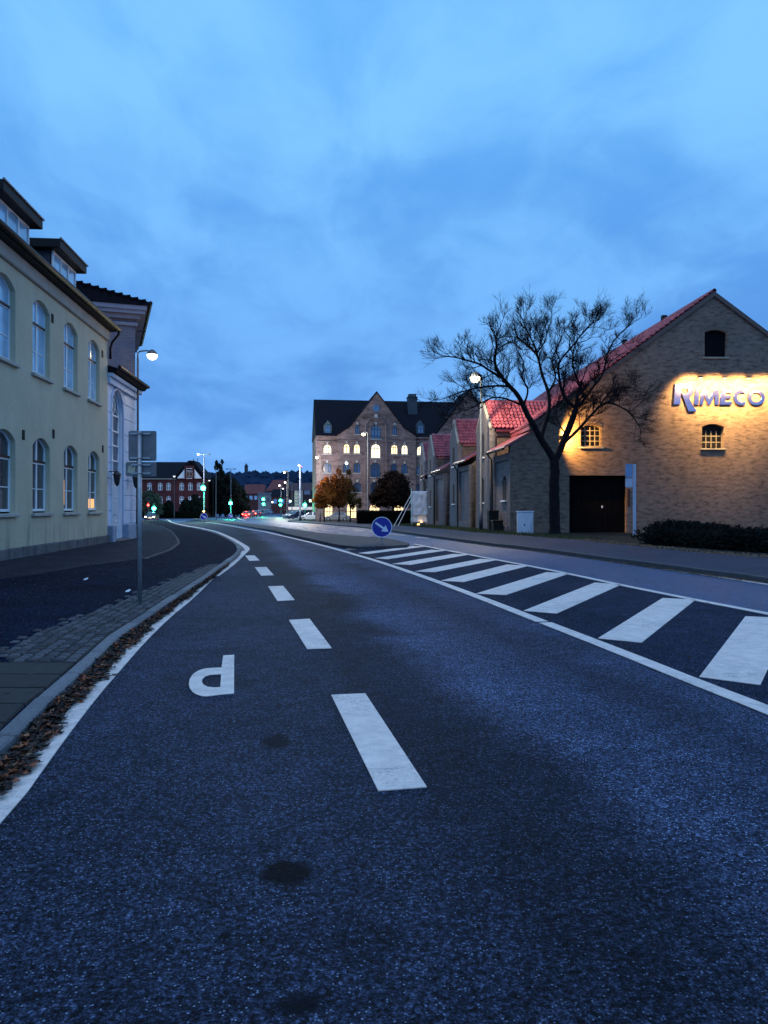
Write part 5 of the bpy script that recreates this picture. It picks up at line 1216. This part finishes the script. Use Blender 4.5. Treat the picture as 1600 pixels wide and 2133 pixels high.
car(533, 1072, 185, R(80), (.16, .01, .012), 'dark red car just right of the nearest queuing car', tail=True, group=gq, glow=20)
car(543, 1070, 205, R(78), (.5, .5, .52), 'pale car behind the dark red car in the queue', tail=True, group=gq, glow=30)
car(551, 1068, 225, R(78), (.3, .3, .32), 'fourth car of the queue, grey', tail=True, group=gq, glow=20)
car(559, 1066.5, 243, R(77), (.5, .5, .5), 'fifth car of the queue, light coloured', tail=True, group=gq)
car(566, 1065.5, 262, R(76), (.06, .06, .07), 'black car near the far end of the queue', tail=True, group=gq)
car(572, 1064.5, 280, R(76), (.55, .55, .55), 'white car at the far end of the queue', tail=False, group=gq)
car(516, 1066, 215, R(90), (.35, .05, .04), 'car braking behind the nearest red car, only its red lights showing', tail=True, group=gq, glow=50)
gp_ = 'cars parked by the warehouse'
car(648, 1076, 132, R(182), (.55, .56, .58), 'white estate car parked beside the thick white lamp pole', estate=True, group=gp_)
car(619, 1074, 150, R(215), (.03, .04, .09), 'dark blue car parked left of the white estate car', group=gp_)
car(610, 1072, 165, R(225), (.5, .52, .55), 'white car parked farthest left in the car park', group=gp_)
car(702, 1083.5, 128 - 2.0, R(180), (.30, .29, .28), 'silver car passing in front of the lit shop windows', group=gp_)
car(316.5, 1074, 132, R(-84), (.02, .022, .03), 'dark car coming towards the junction with both headlights on', head=True, glow=120)
# ------------------------------------------------------------------ people
M_coat = mat('dark_coat', (.012, .012, .018), .9, noise_amt=0); M_skin = mat('skin', (.35, .20, .14), .6, noise_amt=0); M_hair = mat('hair', (.02, .015, .01), .8, noise_amt=0)
def person(px, Y, H, ang, label, coat, stride=.3):
    b = h(Y) + .0; e = empty('person', ((px - 800) * Y / F, Y, b), ang, label, 'person')
    s = H / 1.75
    J = {'pel': (0, 0, .95), 'waist': (0, 0, 1.12), 'chest': (0, 0, 1.32), 'neck': (0, 0, 1.5), 'head': (0, .02, 1.60), 'top': (0, .01, 1.70),
         'hl': (-.10, 0, .90), 'kl': (-.11, stride * .45, .50), 'al': (-.11, stride * .5, .08), 'tl': (-.12, stride * .5 + .16, .04),
         'hr': (.10, 0, .90), 'kr': (.11, -stride * .1, .49), 'ar': (.11, -stride * .8, .12), 'tr': (.12, -stride * .8 + .14, .04),
         'sl': (-.19, 0, 1.42), 'el': (-.24, -.06, 1.14), 'wl': (-.25, .08, .90), 'fl': (-.25, .12, .82), 'sr': (.19, 0, 1.42), 'er': (.24, .02, 1.14), 'wr': (.25, .16, .92), 'fr': (.25, .21, .85)}
    rad = {'pel': .15, 'waist': .14, 'chest': .17, 'neck': .06, 'head': .10, 'top': .075, 'hl': .10, 'kl': .065, 'al': .045, 'tl': .04, 'hr': .10, 'kr': .065, 'ar': .045, 'tr': .04, 'sl': .075, 'el': .055, 'wl': .04, 'fl': .035, 'sr': .075, 'er': .055, 'wr': .04, 'fr': .035}
    ks = list(J); ed = [('pel', 'waist'), ('waist', 'chest'), ('chest', 'neck'), ('neck', 'head'), ('head', 'top'), ('pel', 'hl'), ('hl', 'kl'), ('kl', 'al'), ('al', 'tl'), ('pel', 'hr'), ('hr', 'kr'), ('kr', 'ar'), ('ar', 'tr'), ('chest', 'sl'), ('sl', 'el'), ('el', 'wl'), ('wl', 'fl'), ('chest', 'sr'), ('sr', 'er'), ('er', 'wr'), ('wr', 'fr')]
    me = bpy.data.meshes.new('body'); me.from_pydata([tuple(Vector(J[k_]) * s) for k_ in ks], [(ks.index(a), ks.index(b_)) for a, b_ in ed], []); 
    o = link('body', me, coat, e); m_ = o.modifiers.new('skin', 'SKIN'); 
    for i, k_ in enumerate(ks): me.skin_vertices[0].data[i].radius = (rad[k_] * s, rad[k_] * s * .85)
    me.skin_vertices[0].data[0].use_root = True
    o.modifiers.new('sub', 'SUBSURF').levels = 1; o.modifiers['sub'].render_levels = 2
    MB().lathe([(0, -.10), (.07, -.08), (.09, 0), (.085, .07), (0, .12)], 10, Matrix.Translation((0, .035 * s, 1.63 * s))).build('face', M_skin, e, smooth=True)
    MB().lathe([(0, -.10), (.09, -.06), (.10, .02), (.09, .08), (0, .125)], 10, Matrix.Translation((0, -.005, 1.645 * s))).build('hair', M_hair, e, smooth=True)
    return e
person(592.5, 155, 1.85, R(200), 'person in dark clothes walking across the junction, nearer of the two', M_coat)
person(599.3, 172, 1.75, R(20), 'person in dark clothes standing farther back by the lamp pole', mat('dark_blue_coat', (.015, .02, .045), .9, noise_amt=0), .1)
# small litter
for (px, py, lb) in ((179, 1209, 'scrap of white paper lying on the dark left pavement'), (267, 1234, 'thin white scrap on the pavement near the sign pole')):
    x, y = G(px, py, .1); e = MB().add([(-.04, -.03, 0), (.03, -.04, .01), (.04, .03, .035), (0, .05, .04), (-.04, .02, .02)], [(0, 1, 2), (0, 2, 3), (0, 3, 4)]).build('paper_scrap', M_white, None, (x, y, .108)); tag(e, lb, 'litter')
# ------------------------------------------------------------------ vegetation
M_bark = mat('dark_bark', (.010, .009, .012), .95, spec=.15, noise_amt=.4, noise_scale=6, bump=.9, bump_scale=25)
def limb(mb, pts, r0, r1, n=7):
    k = len(pts); mb.tube(pts, [r0 + (r1 - r0) * i / (k - 1) for i in range(k)], n)
def sub_path(pts, it=2):
    pts = [Vector(p) for p in pts]
    for _ in range(it):
        q = [pts[0]]
        for a, b in zip(pts, pts[1:]): q += [a.lerp(b, .3), a.lerp(b, .7)]
        q.append(pts[-1]); pts = q
    return pts
TY = 37.5
def T(px, py, dy=0): return P(px, py, TY + dy)
limbs = [  # (points as seen, depth offsets), start radius, end radius
    ([(1156, 1112, 0), (1155, 1060, 0), (1153, 1010, 0), (1156, 985, 0), (1155, 960, 0)], .235, .20),
    ([(1155, 962, 0), (1143, 938, -.1), (1126, 915, -.3), (1112, 885, -.5), (1100, 868, -.6), (1090, 845, -.8), (1079, 822, -1), (1062, 805, -1.1), (1047, 788, -1.3), (1032, 765, -1.5), (1030, 745, -1.6), (1036, 722, -1.7), (1032, 700, -1.7)], .17, .035),
    ([(1047, 788, -1.3), (1020, 772, -1.6), (1000, 758, -1.9), (978, 752, -2.1), (955, 745, -2.3), (930, 742, -2.4)], .065, .02),
    ([(1062, 805, -1.1), (1035, 803, -1.5), (1005, 806, -1.8), (975, 812, -2), (945, 822, -2.2), (925, 830, -2.3)], .055, .015),
    ([(1090, 845, -.8), (1060, 832, -.4), (1030, 825, 0), (1005, 838, .3), (985, 850, .6), (955, 858, .8)], .05, .015),
    ([(1126, 915, -.3), (1135, 885, .2), (1146, 850, .6), (1143, 815, 1.0), (1130, 785, 1.3), (1124, 755, 1.5), (1117, 735, 1.6), (1100, 720, 1.7), (1080, 705, 1.7)], .11, .03),
    ([(1130, 785, 1.3), (1120, 740, .8), (1112, 715, .5), (1098, 690, .2), (1090, 670, 0)], .06, .02),
    ([(1143, 815, 1.0), (1160, 790, 1.4), (1152, 765, 1.7), (1150, 745, 1.9), (1165, 715, 2.1), (1175, 690, 2.2)], .05, .015),
    ([(1090, 845, -.8), (1102, 815, -1.2), (1095, 800, -1.5), (1085, 785, -1.7), (1095, 760, -1.9), (1080, 735, -2.1)], .05, .015),
    ([(1155, 962, 0), (1168, 935, .1), (1180, 905, .0), (1190, 880, -.1), (1198, 858, -.2), (1200, 850, -.2)], .16, .115),
    ([(1200, 850, -.2), (1180, 835, -.4), (1168, 810, -.6), (1165, 785, -.8), (1162, 762, -1.0), (1170, 745, -1.1), (1190, 725, -1.2), (1208, 700, -1.3), (1228, 680, -1.4)], .085, .02),
    ([(1200, 850, -.2), (1218, 832, 0), (1235, 805, .3), (1255, 785, .5), (1262, 755, .7), (1268, 725, .8), (1290, 695, .9), (1315, 675, .9)], .08, .015),
    ([(1218, 832, 0), (1210, 805, -.2), (1195, 775, -.3), (1192, 745, -.4), (1198, 715, -.4), (1215, 690, -.4), (1240, 665, -.3)], .06, .015),
    ([(1172, 925, .1), (1195, 905, -.6), (1218, 880, -1.0), (1238, 858, -1.3), (1252, 842, -1.5), (1272, 838, -1.6), (1295, 848, -1.7), (1315, 862, -1.7), (1330, 885, -1.7)], .075, .018),
    ([(1252, 842, -1.5), (1262, 825, -1.6), (1285, 808, -1.8), (1310, 805, -1.9), (1330, 815, -1.9)], .04, .012),
    ([(1180, 905, 0), (1165, 885, .6), (1158, 860, 1.0), (1160, 835, 1.3), (1175, 815, 1.5)], .04, .012),
    ([(1117, 735, 1.6), (1135, 715, 1.3), (1140, 690, 1.1), (1150, 665, .9)], .035, .012),
]
def bare_tree(name, label, seeds, extra_fn=None, rs=11, cat='tree', dens=1.0):
    rnd = random.Random(rs)
    e = empty(name, (seeds[0][0][0].x, seeds[0][0][0].y, 0), 0, label, cat); inv = Matrix.Translation(-e.location)
    tr = MB(); br = MB(); tw = MB(); tips = []
    crown = sum((s[0][-1] for s in seeds), Vector()) / len(seeds)
    def grow(p, d, r, ln, lev):
        nseg = 4; pts = [p.copy()]; cur = p.copy(); dd = d.copy()
        for i in range(nseg):
            dd = (dd + Vector((rnd.gauss(0, .22), rnd.gauss(0, .22), rnd.gauss(.06, .18)))).normalized(); cur = cur + dd * ln / nseg; pts.append(cur.copy())
        (br if lev < 2 else tw).tube([inv @ q_ for q_ in pts], [r * (1 - .55 * i / nseg) for i in range(nseg + 1)], 5 if lev < 2 else 3, cap=False)
        if lev >= 4: return
        kids = {1: 5, 2: 5, 3: 3}[lev]
        for i in range(kids):
            t = rnd.uniform(.25, 1.0); idx = min(int(t * nseg), nseg - 1); q_ = pts[idx].lerp(pts[idx + 1], t * nseg - idx)
            ax = Vector((rnd.gauss(0, 1), rnd.gauss(0, 1), rnd.gauss(0, 1))).normalized()
            nd = (dd + ax * rnd.uniform(.6, 1.0) + (q_ - crown0).normalized() * .35).normalized()
            grow(q_, nd, max(r * rnd.uniform(.45, .65), .006), ln * rnd.uniform(.55, .8), lev + 1)
    crown0 = seeds[0][0][-1]
    for si, (pts, r0, r1) in enumerate(seeds):
        pp = sub_path(pts, 2); loc = [inv @ q_ for q_ in pp]; k_ = len(loc)
        if si == 0:
            rr = [r0 * (1.25 if i == 0 else 1.08 if i == 1 else 1) + (r1 - r0) * i / (k_ - 1) for i in range(k_)]
            for i in range(1, k_ - 1): loc[i] += Vector((rnd.gauss(0, .012), rnd.gauss(0, .012), 0))
            tr.tube(loc, rr, 12); continue
        (tr if r0 > .1 else br).tube(loc, [r0 + (r1 - r0) * (i / (k_ - 1)) ** .8 for i in range(k_)], 8)
        length = sum((a - b).length for a, b in zip(pp, pp[1:]))
        nk = int(length * 4.6 * dens)
        for j in range(nk):
            t = .18 + .82 * (j + rnd.random()) / nk; f_ = t * (k_ - 1); idx = min(int(f_), k_ - 2); q_ = pp[idx].lerp(pp[idx + 1], f_ - idx); dd = (pp[idx + 1] - pp[idx]).normalized()
            ax = Vector((rnd.gauss(0, 1), rnd.gauss(0, .9), rnd.gauss(.15, 1))).normalized(); nd = (dd * .7 + ax * .9).normalized()
            rr = (r0 + (r1 - r0) * t)
            if r0 > .1 and t < .55: continue
            grow(q_, nd, min(.028, rr * .55), rnd.uniform(.5, 1.0), rnd.choice([1, 1, 2]))
        grow(pp[-1], (pp[-1] - pp[-2]).normalized(), r1 * .9, .8, 1)
    tr.build('trunk', M_bark, e, smooth=True); br.build('branches', M_bark, e, fix=False); tw.build('twigs', M_bark, e, fix=False)['kind'] = 'stuff'
    return e
bare_tree('bare_tree', 'leafless spreading tree with forked trunk standing in front of the barn gable', [([T(*p) for p in pts], a * 1.15, b * 1.15) for pts, a, b in limbs])
# a second bare tree whose outermost twigs reach into the frame at the right
def Q(x, y, z): return Vector((x, y, z))
bx2, by2 = 16.6, 25.0
bare_tree('bare_tree', 'thin bare twigs of a tree entering at the right edge of the sky', [([Q(bx2, by2, 0), Q(bx2 + .1, by2, 3), Q(bx2, by2, 6)], .16, .11), ([Q(bx2, by2, 6), Q(bx2 - .2, by2, 7.4), Q(bx2 - .9, by2, 8.6), Q(bx2 - 1.6, by2, 9.0), Q(bx2 - 2.4, by2, 9.3)], .08, .012),
      ([Q(bx2, by2, 6), Q(bx2 + .5, by2, 8), Q(bx2 + .8, by2, 10.5)], .09, .02), ([Q(bx2, by2, 6), Q(bx2 + 1, by2 + .5, 7.5), Q(bx2 + 2, by2 + 1, 9.5)], .08, .02)], rs=5, dens=.6)

def leafy(name, label, cx, Y, base, blobs, leaf, m_, n, cat='tree', trunk=None, group=None, seed=3, flat=.6, cone=False, stuff_name='foliage', limbs_=True):
    rnd = random.Random(seed); e = empty(name, (cx, Y, base), 0, label, cat, group); mb = MB()
    tot = sum(a * b * c for _, _, _, a, b, c in blobs)
    for (x, y, z, a, b, c) in blobs:
        k_ = int(n * a * b * c / tot); clumps = [Vector((rnd.gauss(0, 1), rnd.gauss(0, 1), rnd.gauss(0, 1))).normalized() * rnd.uniform(.45, 1.0) for _ in range(max(6, k_ // 70))]
        for i in range(k_):
            q_ = rnd.choice(clumps); d = Vector((rnd.gauss(0, 1), rnd.gauss(0, 1), rnd.gauss(0, 1))).normalized() * rnd.random() ** .5 * .36
            p = q_ + d
            c_ = Vector((x + p.x * a, y + p.y * b, z + p.z * c)); s_ = leaf * rnd.uniform(.6, 1.4)
            u = Vector((rnd.gauss(0, 1), rnd.gauss(0, 1), rnd.gauss(0, 1))).normalized(); v = u.orthogonal().normalized()
            mb.add([c_ - u * s_, c_ + v * s_ * flat, c_ + u * s_, c_ - v * s_ * flat], [(0, 1, 2, 3)])
    mb.build(stuff_name, m_, e, fix=False)['kind'] = 'stuff'
    if trunk:
        th, tr_r = trunk; t_ = MB(); t_.tube([(0, 0, -.1), (rnd.uniform(-.1, .1), 0, th * .5), (0, 0, th)], [tr_r * 1.2, tr_r, tr_r * .7], 8)
        t_.build('trunk', M_bark, e)
        l_ = MB()
        for (x, y, z, a, b, c) in blobs:
            for _ in range(4): l_.tube([(0, 0, th * .8), (x * .5 + rnd.gauss(0, .3), y * .5, (th + z) / 2), (x + rnd.gauss(0, a * .5), y + rnd.gauss(0, b * .4), z + rnd.uniform(0, c * .7))], [tr_r * .5, tr_r * .3, .02], 5)
        l_.build('limbs', M_bark, e)
    return e
def leafmat(name, c, amt=.4, trans=.25):
    m_ = mat(name, c, .85, spec=.08, noise_amt=amt, noise_scale=.9); b = m_.node_tree.nodes['Principled BSDF']; return m_
M_or = leafmat('autumn_orange_leaves', (.30, .095, .018), .45); M_dk = leafmat('dark_autumn_leaves', (.016, .009, .007), .5); M_gr = leafmat('dark_green_leaves', (.007, .011, .010), .5)
M_gr2 = leafmat('bluish_green_leaves', (.035, .06, .045), .4); M_ol = leafmat('olive_brown_leaves', (.07, .045, .012), .4); M_hedge = leafmat('hedge_leaves', (.0035, .0045, .0035), .5)
def tx(px, Y): return (px - 800) * Y / F
Y = 106; b = h(Y) + .1
leafy('autumn_tree', 'orange autumn tree glowing beside the street lamp at the warehouse corner', tx(676, Y), Y, b, [(0, 0, 3.8, 1.5, 1.4, 1.8), (-.5, 0, 3.0, 1.3, 1.3, 1.0), (.3, 0, 5.4, .9, .9, 1.0)], .13, M_or, 6500, trunk=(2.2, .10), seed=1)
leafy('autumn_tree', 'brownish orange tree, middle and tallest of the three before the warehouse front', tx(705, Y), Y + 1, b, [(0, 0, 4.3, 1.6, 1.5, 2.0), (0, 0, 6.0, 1.0, 1.0, 1.1), (-.4, 0, 3.0, 1.5, 1.4, 1.1)], .13, leafmat('rust_leaves', (.15, .050, .014), .5), 6500, trunk=(2.2, .10), seed=2)
leafy('autumn_tree', 'thin half bare brown tree right of the orange trees', tx(728, Y), Y + 2, b, [(-.3, 0, 4.2, 1.3, 1.2, 1.7), (0, 0, 6.2, .6, .6, 1.5), (.6, 0, 2.8, 1.2, 1.0, .9)], .12, M_ol, 3200, trunk=(2.6, .09), seed=3)
Y = 95; b = h(Y) + .1
leafy('dark_tree', 'dense dark round tree right of the middle street lamp behind the hedge', tx(818, Y), Y, b, [(0, 0, 4.0, 2.3, 2.0, 2.0), (-1.2, 0, 3.2, 1.6, 1.5, 1.2), (1.3, 0, 3.0, 1.5, 1.5, 1.3), (.2, 0, 5.6, 1.2, 1.2, .9)], .15, M_dk, 15000, trunk=(2.4, .14), seed=4)
# hedge before the warehouse
def hedge(name, label, x0, x1, y0_, y1_, z0_, z1_, n, m_, leaf=.07, seed=8, slope=None):
    rnd = random.Random(seed); e = empty(name, ((x0 + x1) / 2, (y0_ + y1_) / 2, z0_), 0, label, 'hedge'); mb = MB(); cx, cy = (x0 + x1) / 2, (y0_ + y1_) / 2
    w_, d_, H = (x1 - x0) / 2, (y1_ - y0_) / 2, z1_ - z0_
    bm = bmesh.new(); bmesh.ops.create_cube(bm, size=1); bmesh.ops.subdivide_edges(bm, edges=bm.edges[:], cuts=7, use_grid_fill=True)
    for v in bm.verts:
        v.co = Vector((v.co.x * 2 * w_ * .97, v.co.y * 2 * d_ * .95, (v.co.z + .5) * H * .95)); v.co += Vector((mn.noise(v.co * 1.7), mn.noise(v.co * 1.7 + Vector((9, 0, 0))), mn.noise(v.co * 1.7 + Vector((0, 9, 0))))) * .12
    me = bpy.data.meshes.new('hedge_core'); bm.to_mesh(me); bm.free(); link('hedge_core', me, m_, e)
    for i in range(n):
        f = rnd.random()
        if f < .55: p = Vector((rnd.uniform(-w_, w_), -d_ + rnd.gauss(0, .05), rnd.uniform(0, H)))
        elif f < .9: p = Vector((rnd.uniform(-w_, w_), rnd.uniform(-d_, d_), H + rnd.gauss(0, .04) + .08 * mn.noise(Vector((rnd.random() * 9, 0, 0)))))
        else: p = Vector((rnd.choice((-w_, w_)) + rnd.gauss(0, .05), rnd.uniform(-d_, d_), rnd.uniform(0, H)))
        s_ = leaf * rnd.uniform(.6, 1.5); u = Vector((rnd.gauss(0, 1), rnd.gauss(0, 1), rnd.gauss(0, 1))).normalized(); v = u.orthogonal().normalized()
        mb.add([p - u * s_, p + v * s_ * .6, p + u * s_, p - v * s_ * .6], [(0, 1, 2, 3)])
    mb.build('foliage', m_, e, fix=False)['kind'] = 'stuff'; return e
Y = 82; hedge('clipped_hedge', 'clipped black green hedge in front of the warehouse', tx(745, Y), tx(857, Y), Y, Y + 1.6, h(Y), CAM_H + (HY - 1065.5) * Y / F, 9000, M_hedge, .07)
# shrubs along the barn wall at the right: lumpy, loose
def shrub_row(name, label, pts, hgt, wid, n, m_, seed, leaf=.055):
    rnd = random.Random(seed); e = empty(name, (pts[0][0], pts[0][1], .08), 0, label, 'shrub'); mb = MB(); st = MB()
    for i in range(n):
        t = rnd.random() * (len(pts) - 1); k_ = int(t); a, b_ = Vector(pts[k_]), Vector(pts[k_ + 1]); c = a.lerp(b_, t - k_)
        hh = hgt * (.75 + .5 * mn.noise(Vector((c.x * .9, c.y * .9, seed)))) ; q_ = rnd.random(); ang = rnd.uniform(0, 2 * math.pi); r_ = wid * math.sqrt(rnd.random()) * math.sqrt(max(.05, 1 - (q_ ** 2) * .8))
        p = Vector((c.x + math.cos(ang) * r_ - pts[0][0], c.y + math.sin(ang) * r_ - pts[0][1], q_ * hh + rnd.gauss(0, .04)))
        s_ = leaf * rnd.uniform(.6, 1.6); u = Vector((rnd.gauss(0, 1), rnd.gauss(0, 1), rnd.gauss(0, 1))).normalized(); v = u.orthogonal().normalized()
        mb.add([p - u * s_, p + v * s_ * .6, p + u * s_, p - v * s_ * .6], [(0, 1, 2, 3)])
        if i % 160 == 0: st.tube([(p.x * 1.0, p.y, 0), (p.x + rnd.gauss(0, .1), p.y, hh * .6), (p.x + rnd.gauss(0, .15), p.y + rnd.gauss(0, .1), hh * 1.12)], [.012, .009, .003], 3, cap=False)
    mb.build('foliage', m_, e, fix=False)['kind'] = 'stuff'; st.build('stems', M_bark, e, fix=False); return e
fl = [G(1348, 1137, .1), G(1424, 1141, .1), G(1500, 1148, .1), G(1600, 1155, .1), G(1700, 1163, .1)]
fl = [(a + .9, b_ + 1.3) for a, b_ in fl]; f2 = [(a + 1.3, b_ + 2.6) for a, b_ in fl]; f3 = [(a + 2.0, b_ + 5.0) for a, b_ in fl]
shrub_row('shrub', 'low dark shrubs at the pavement edge, front row below the lettering', fl, .80, .9, 15000, M_hedge, 21, .055)
shrub_row('shrub', 'dark shrubs behind the front row, below the lettering', f2, .78, 1.1, 13000, M_hedge, 22, .06)
shrub_row('shrub', 'back row of dark shrubs against the barn wall', f3, .75, 1.5, 14000, M_hedge, 23, .06)
# grass and weeds along the foot of the buildings
gr = MB(); rnd = random.Random(5)
for i in range(16000):
    t = rnd.random()
    yy_ = 33 + t * 45; xw = 10.45 - .0906 * yy_ if yy_ > 41 else 6.7 + (41 - yy_) * .35
    # between back edge of pavement and the wall
    edge = None
    for a, b_ in zip(back, back[1:]):
        lo_, hi_ = min(a[1], b_[1]), max(a[1], b_[1])
        if lo_ <= yy_ <= hi_ and hi_ > lo_: edge = a[0] + (b_[0] - a[0]) * (yy_ - a[1]) / (b_[1] - a[1]); break
    if edge is None: continue
    x = edge + rnd.random() ** 1.3 * max(.4, (xw - edge)); hh = rnd.uniform(.05, .16) * (1.6 if rnd.random() < .1 else 1); a_ = rnd.uniform(0, 6.28); w_ = .012
    dx, dy = math.cos(a_) * w_, math.sin(a_) * w_; z = h(yy_) + .09
    gr.add([(x - dx, yy_ - dy, z), (x + dx, yy_ + dy, z), (x + rnd.gauss(0, .05), yy_ + rnd.gauss(0, .05), z + hh)], [(0, 1, 2)])
tag(gr.build('grass', mat('grass', (.035, .055, .018), .8, noise_amt=.4, noise_scale=2), fix=False), 'short rough grass along the foot of the brick annexes', 'grass', None, 'stuff')
# fallen leaves
def leaf_mesh(mb, x, y, z, s, rnd, flatness=.35):
    a = rnd.uniform(0, 6.28); c_, s_ = math.cos(a), math.sin(a); t1, t2 = rnd.gauss(0, flatness), rnd.gauss(0, flatness)
    out = [(1.0, 0), (.35, .28), (.25, .75), (-.15, .42), (-.7, .5), (-.45, 0), (-.7, -.45), (-.1, -.42), (.3, -.7), (.38, -.25)]
    vs = []
    for u, v in out:
        u *= s; v *= s; vs.append((x + u * c_ - v * s_, y + u * s_ + v * c_, z + abs(u * t1 + v * t2) + rnd.uniform(0, .25) * s))
    vs.append((x, y, z + .15 * s)); n = len(out)
    mb.add(vs, [(i, (i + 1) % n, n) for i in range(n)])
lm = [mat('leaf_brown', (.045, .017, .010), .7, noise_amt=.5, noise_scale=12), mat('leaf_rust', (.24, .062, .018), .65, noise_amt=.4, noise_scale=12), mat('leaf_pale', (.26, .15, .075), .65, noise_amt=.3, noise_scale=12), mat('leaf_dark', (.018, .011, .009), .75, noise_amt=.4, noise_scale=12)]
lb = [MB() for _ in lm]; rnd = random.Random(12)
kl = [Vector(p) for p in kerb_o]; n_ = 0
def klx(y):
    for a, b_ in zip(kerb_o[:16], kerb_o[1:16]):
        if a[1] <= y <= b_[1]: return a[0] + (b_[0] - a[0]) * (y - a[1]) / (b_[1] - a[1])
def elx(y):
    for a, b_ in zip(el_near, el_near[1:]):
        if a[1] <= y <= b_[1]: return a[0] + (b_[0] - a[0]) * (y - a[1]) / (b_[1] - a[1])
for i in range(9500):
    y = 1.5 + 19 * rnd.random() ** 1.15; x0_, x1_ = klx(y), elx(y)
    if x0_ is None or x1_ is None: continue
    t = rnd.random() ** 1.1
    over = .07 + .05 * math.sin(y * 3.1) + .04 * math.sin(y * 7.7)
    if y > 14 and rnd.random() < (y - 14) / 6: continue
    x = x0_ + .02 + (x1_ - x0_ - .10 + max(0, rnd.gauss(over * .45, .04))) * t
    k_ = rnd.choices((0, 1, 2, 3), (.40, .19, .06, .35))[0]
    pile = max(0, 1 - t * 1.1) * .05
    leaf_mesh(lb[k_], x, y, .012 + rnd.random() * (.02 + pile), rnd.uniform(.022, .05), rnd)
litter = []
for k_, (m_, b_) in enumerate(zip(lm, lb)): litter.append(b_)
allm = MB(); cuts_ = [0]
for b_ in lb: allm.add(b_.v, b_.f); cuts_.append(len(allm.f))
me = allm.mesh('fallen_leaves', fix=False)
for m_ in lm: me.materials.append(m_)
for i, p in enumerate(me.polygons): p.material_index = 0 if i < cuts_[1] else 1 if i < cuts_[2] else 2 if i < cuts_[3] else 3
tag(link('fallen_leaves', me), 'brown wet leaves piled in the gutter between kerb and white line', 'leaves', None, 'stuff')
# gutter dirt sheet under leaves
dirt = [(klx(y) + .01, y) for y in (1.6, 3, 5, 7, 9, 11, 13, 15, 17)] + [(elx(y) - .07, y) for y in (17, 15, 13, 11, 9, 7, 5, 3, 1.6)]
tag(sheet('gutter_dirt', dirt, .012, mat('wet_leaf_mould', (.014, .010, .009), .8, noise_amt=.5, noise_scale=14)), kind='structure')
# scattered leaves on road, pavement and by the shrubs
sm_ = MB(); rnd = random.Random(31)
for i in range(420):
    x, y = rnd.uniform(-7.5, -2.6), rnd.uniform(5, 32)
    if x > (kx(y, 0) if y < 25 else -6): continue
    leaf_mesh(sm_, x, y, .11, rnd.uniform(.02, .045), rnd)
for i in range(60): y = rnd.uniform(6, 30); leaf_mesh(sm_, rnd.uniform(-.2, 9) * y / 20 , y, .02, rnd.uniform(.02, .04), rnd)
tag(sm_.build('scattered_leaves', lm[0], fix=False), 'few single brown leaves scattered over pavement and road', 'leaves', None, 'stuff')
s2 = MB()
for i in range(2600):
    t = rnd.random() * (len(back) - 1); k_ = int(t); a, b_ = back[k_], back[k_ + 1]; x = a[0] + (b_[0] - a[0]) * (t - k_); y = a[1] + (b_[1] - a[1]) * (t - k_)
    if not (15 < y < 40): continue
    leaf_mesh(s2, x + rnd.gauss(.25, .3), y + rnd.gauss(0, .3), .105, rnd.uniform(.03, .06), rnd)
for i in range(700):
    t = rnd.random() * 9 + 1; k_ = int(t); a, b_ = kr[k_], kr[k_ + 1]
    leaf_mesh(s2, a[0] + (b_[0] - a[0]) * (t - k_) - abs(rnd.gauss(0, .09)), a[1] + (b_[1] - a[1]) * (t - k_), .012, rnd.uniform(.025, .05), rnd)
tag(s2.build('leaf_litter', lm[2], fix=False), 'yellowish leaves lying along the edge of the right pavement below the shrubs', 'leaves', None, 'stuff')
# round bush and dark tree belt at the left
Y = 145; leafy('round_bush', 'round bluish green tree behind the left signals', tx(314, Y), Y, h(Y), [(0, 0, 3.0, 1.9, 1.7, 2.6), (-.6, 0, 1.4, 1.5, 1.5, 1.3), (.6, 0, 1.6, 1.4, 1.4, 1.4)], .2, M_gr2, 6000, trunk=(1.2, .12), seed=9)
Y = 188; b = h(Y)
leafy('tall_conifer', 'tall narrow conifer rising above the dark trees', tx(458, Y), Y, b, [(0, 0, 13.2, .85, .85, 1.6), (-.1, 0, 11.2, 1.25, 1.2, 1.7), (.1, 0, 8.8, 1.7, 1.6, 1.9), (0, 0, 6, 2.2, 2.0, 2.4)], .24, M_gr, 6000, trunk=(12.5, .2), seed=10)
for i, (px, pt, wv, Yt, lb_) in enumerate(((436, 992, 1.7, 180, 'dark tree just left of the conifer'), (447, 985, 1.8, 178, 'dark broad tree at the foot of the conifer'), (470, 990, 2.0, 176, 'dark tree just right of the conifer'), (487, 1000, 2.0, 172, 'dark tree behind the unlit double armed mast'), (501, 1012, 1.7, 170, 'lowest dark tree at the right end of the dark trees'), (388, 1040, 1.0, 158, 'small dark tree before the right windows of the red house'), (351, 1042, 1.0, 158, 'small dark tree before the middle windows of the red house'), (412, 1030, 1.3, 158, 'dark bushy tree at the right end of the red house'))):
    b = h(Yt); H = CAM_H + (HY - pt) * Yt / F - b
    leafy('dark_tree', lb_, tx(px, Yt), Yt, b, [(0, 0, H * .66, wv, wv, H * .32), (-wv * .4, 0, H * .4, wv * .9, wv, H * .3), (wv * .4, 0, H * .35, wv * .9, wv, H * .32)], .26, M_gr, 5200, trunk=(H * .5, .14), group='dark trees beyond the junction', seed=40 + i)
hedge('garden_hedge', 'low dark hedge in front of the red brick house', tx(328, 156), tx(428, 156), 154, 156, h(156), .35, 5000, M_hedge, .12, 77)
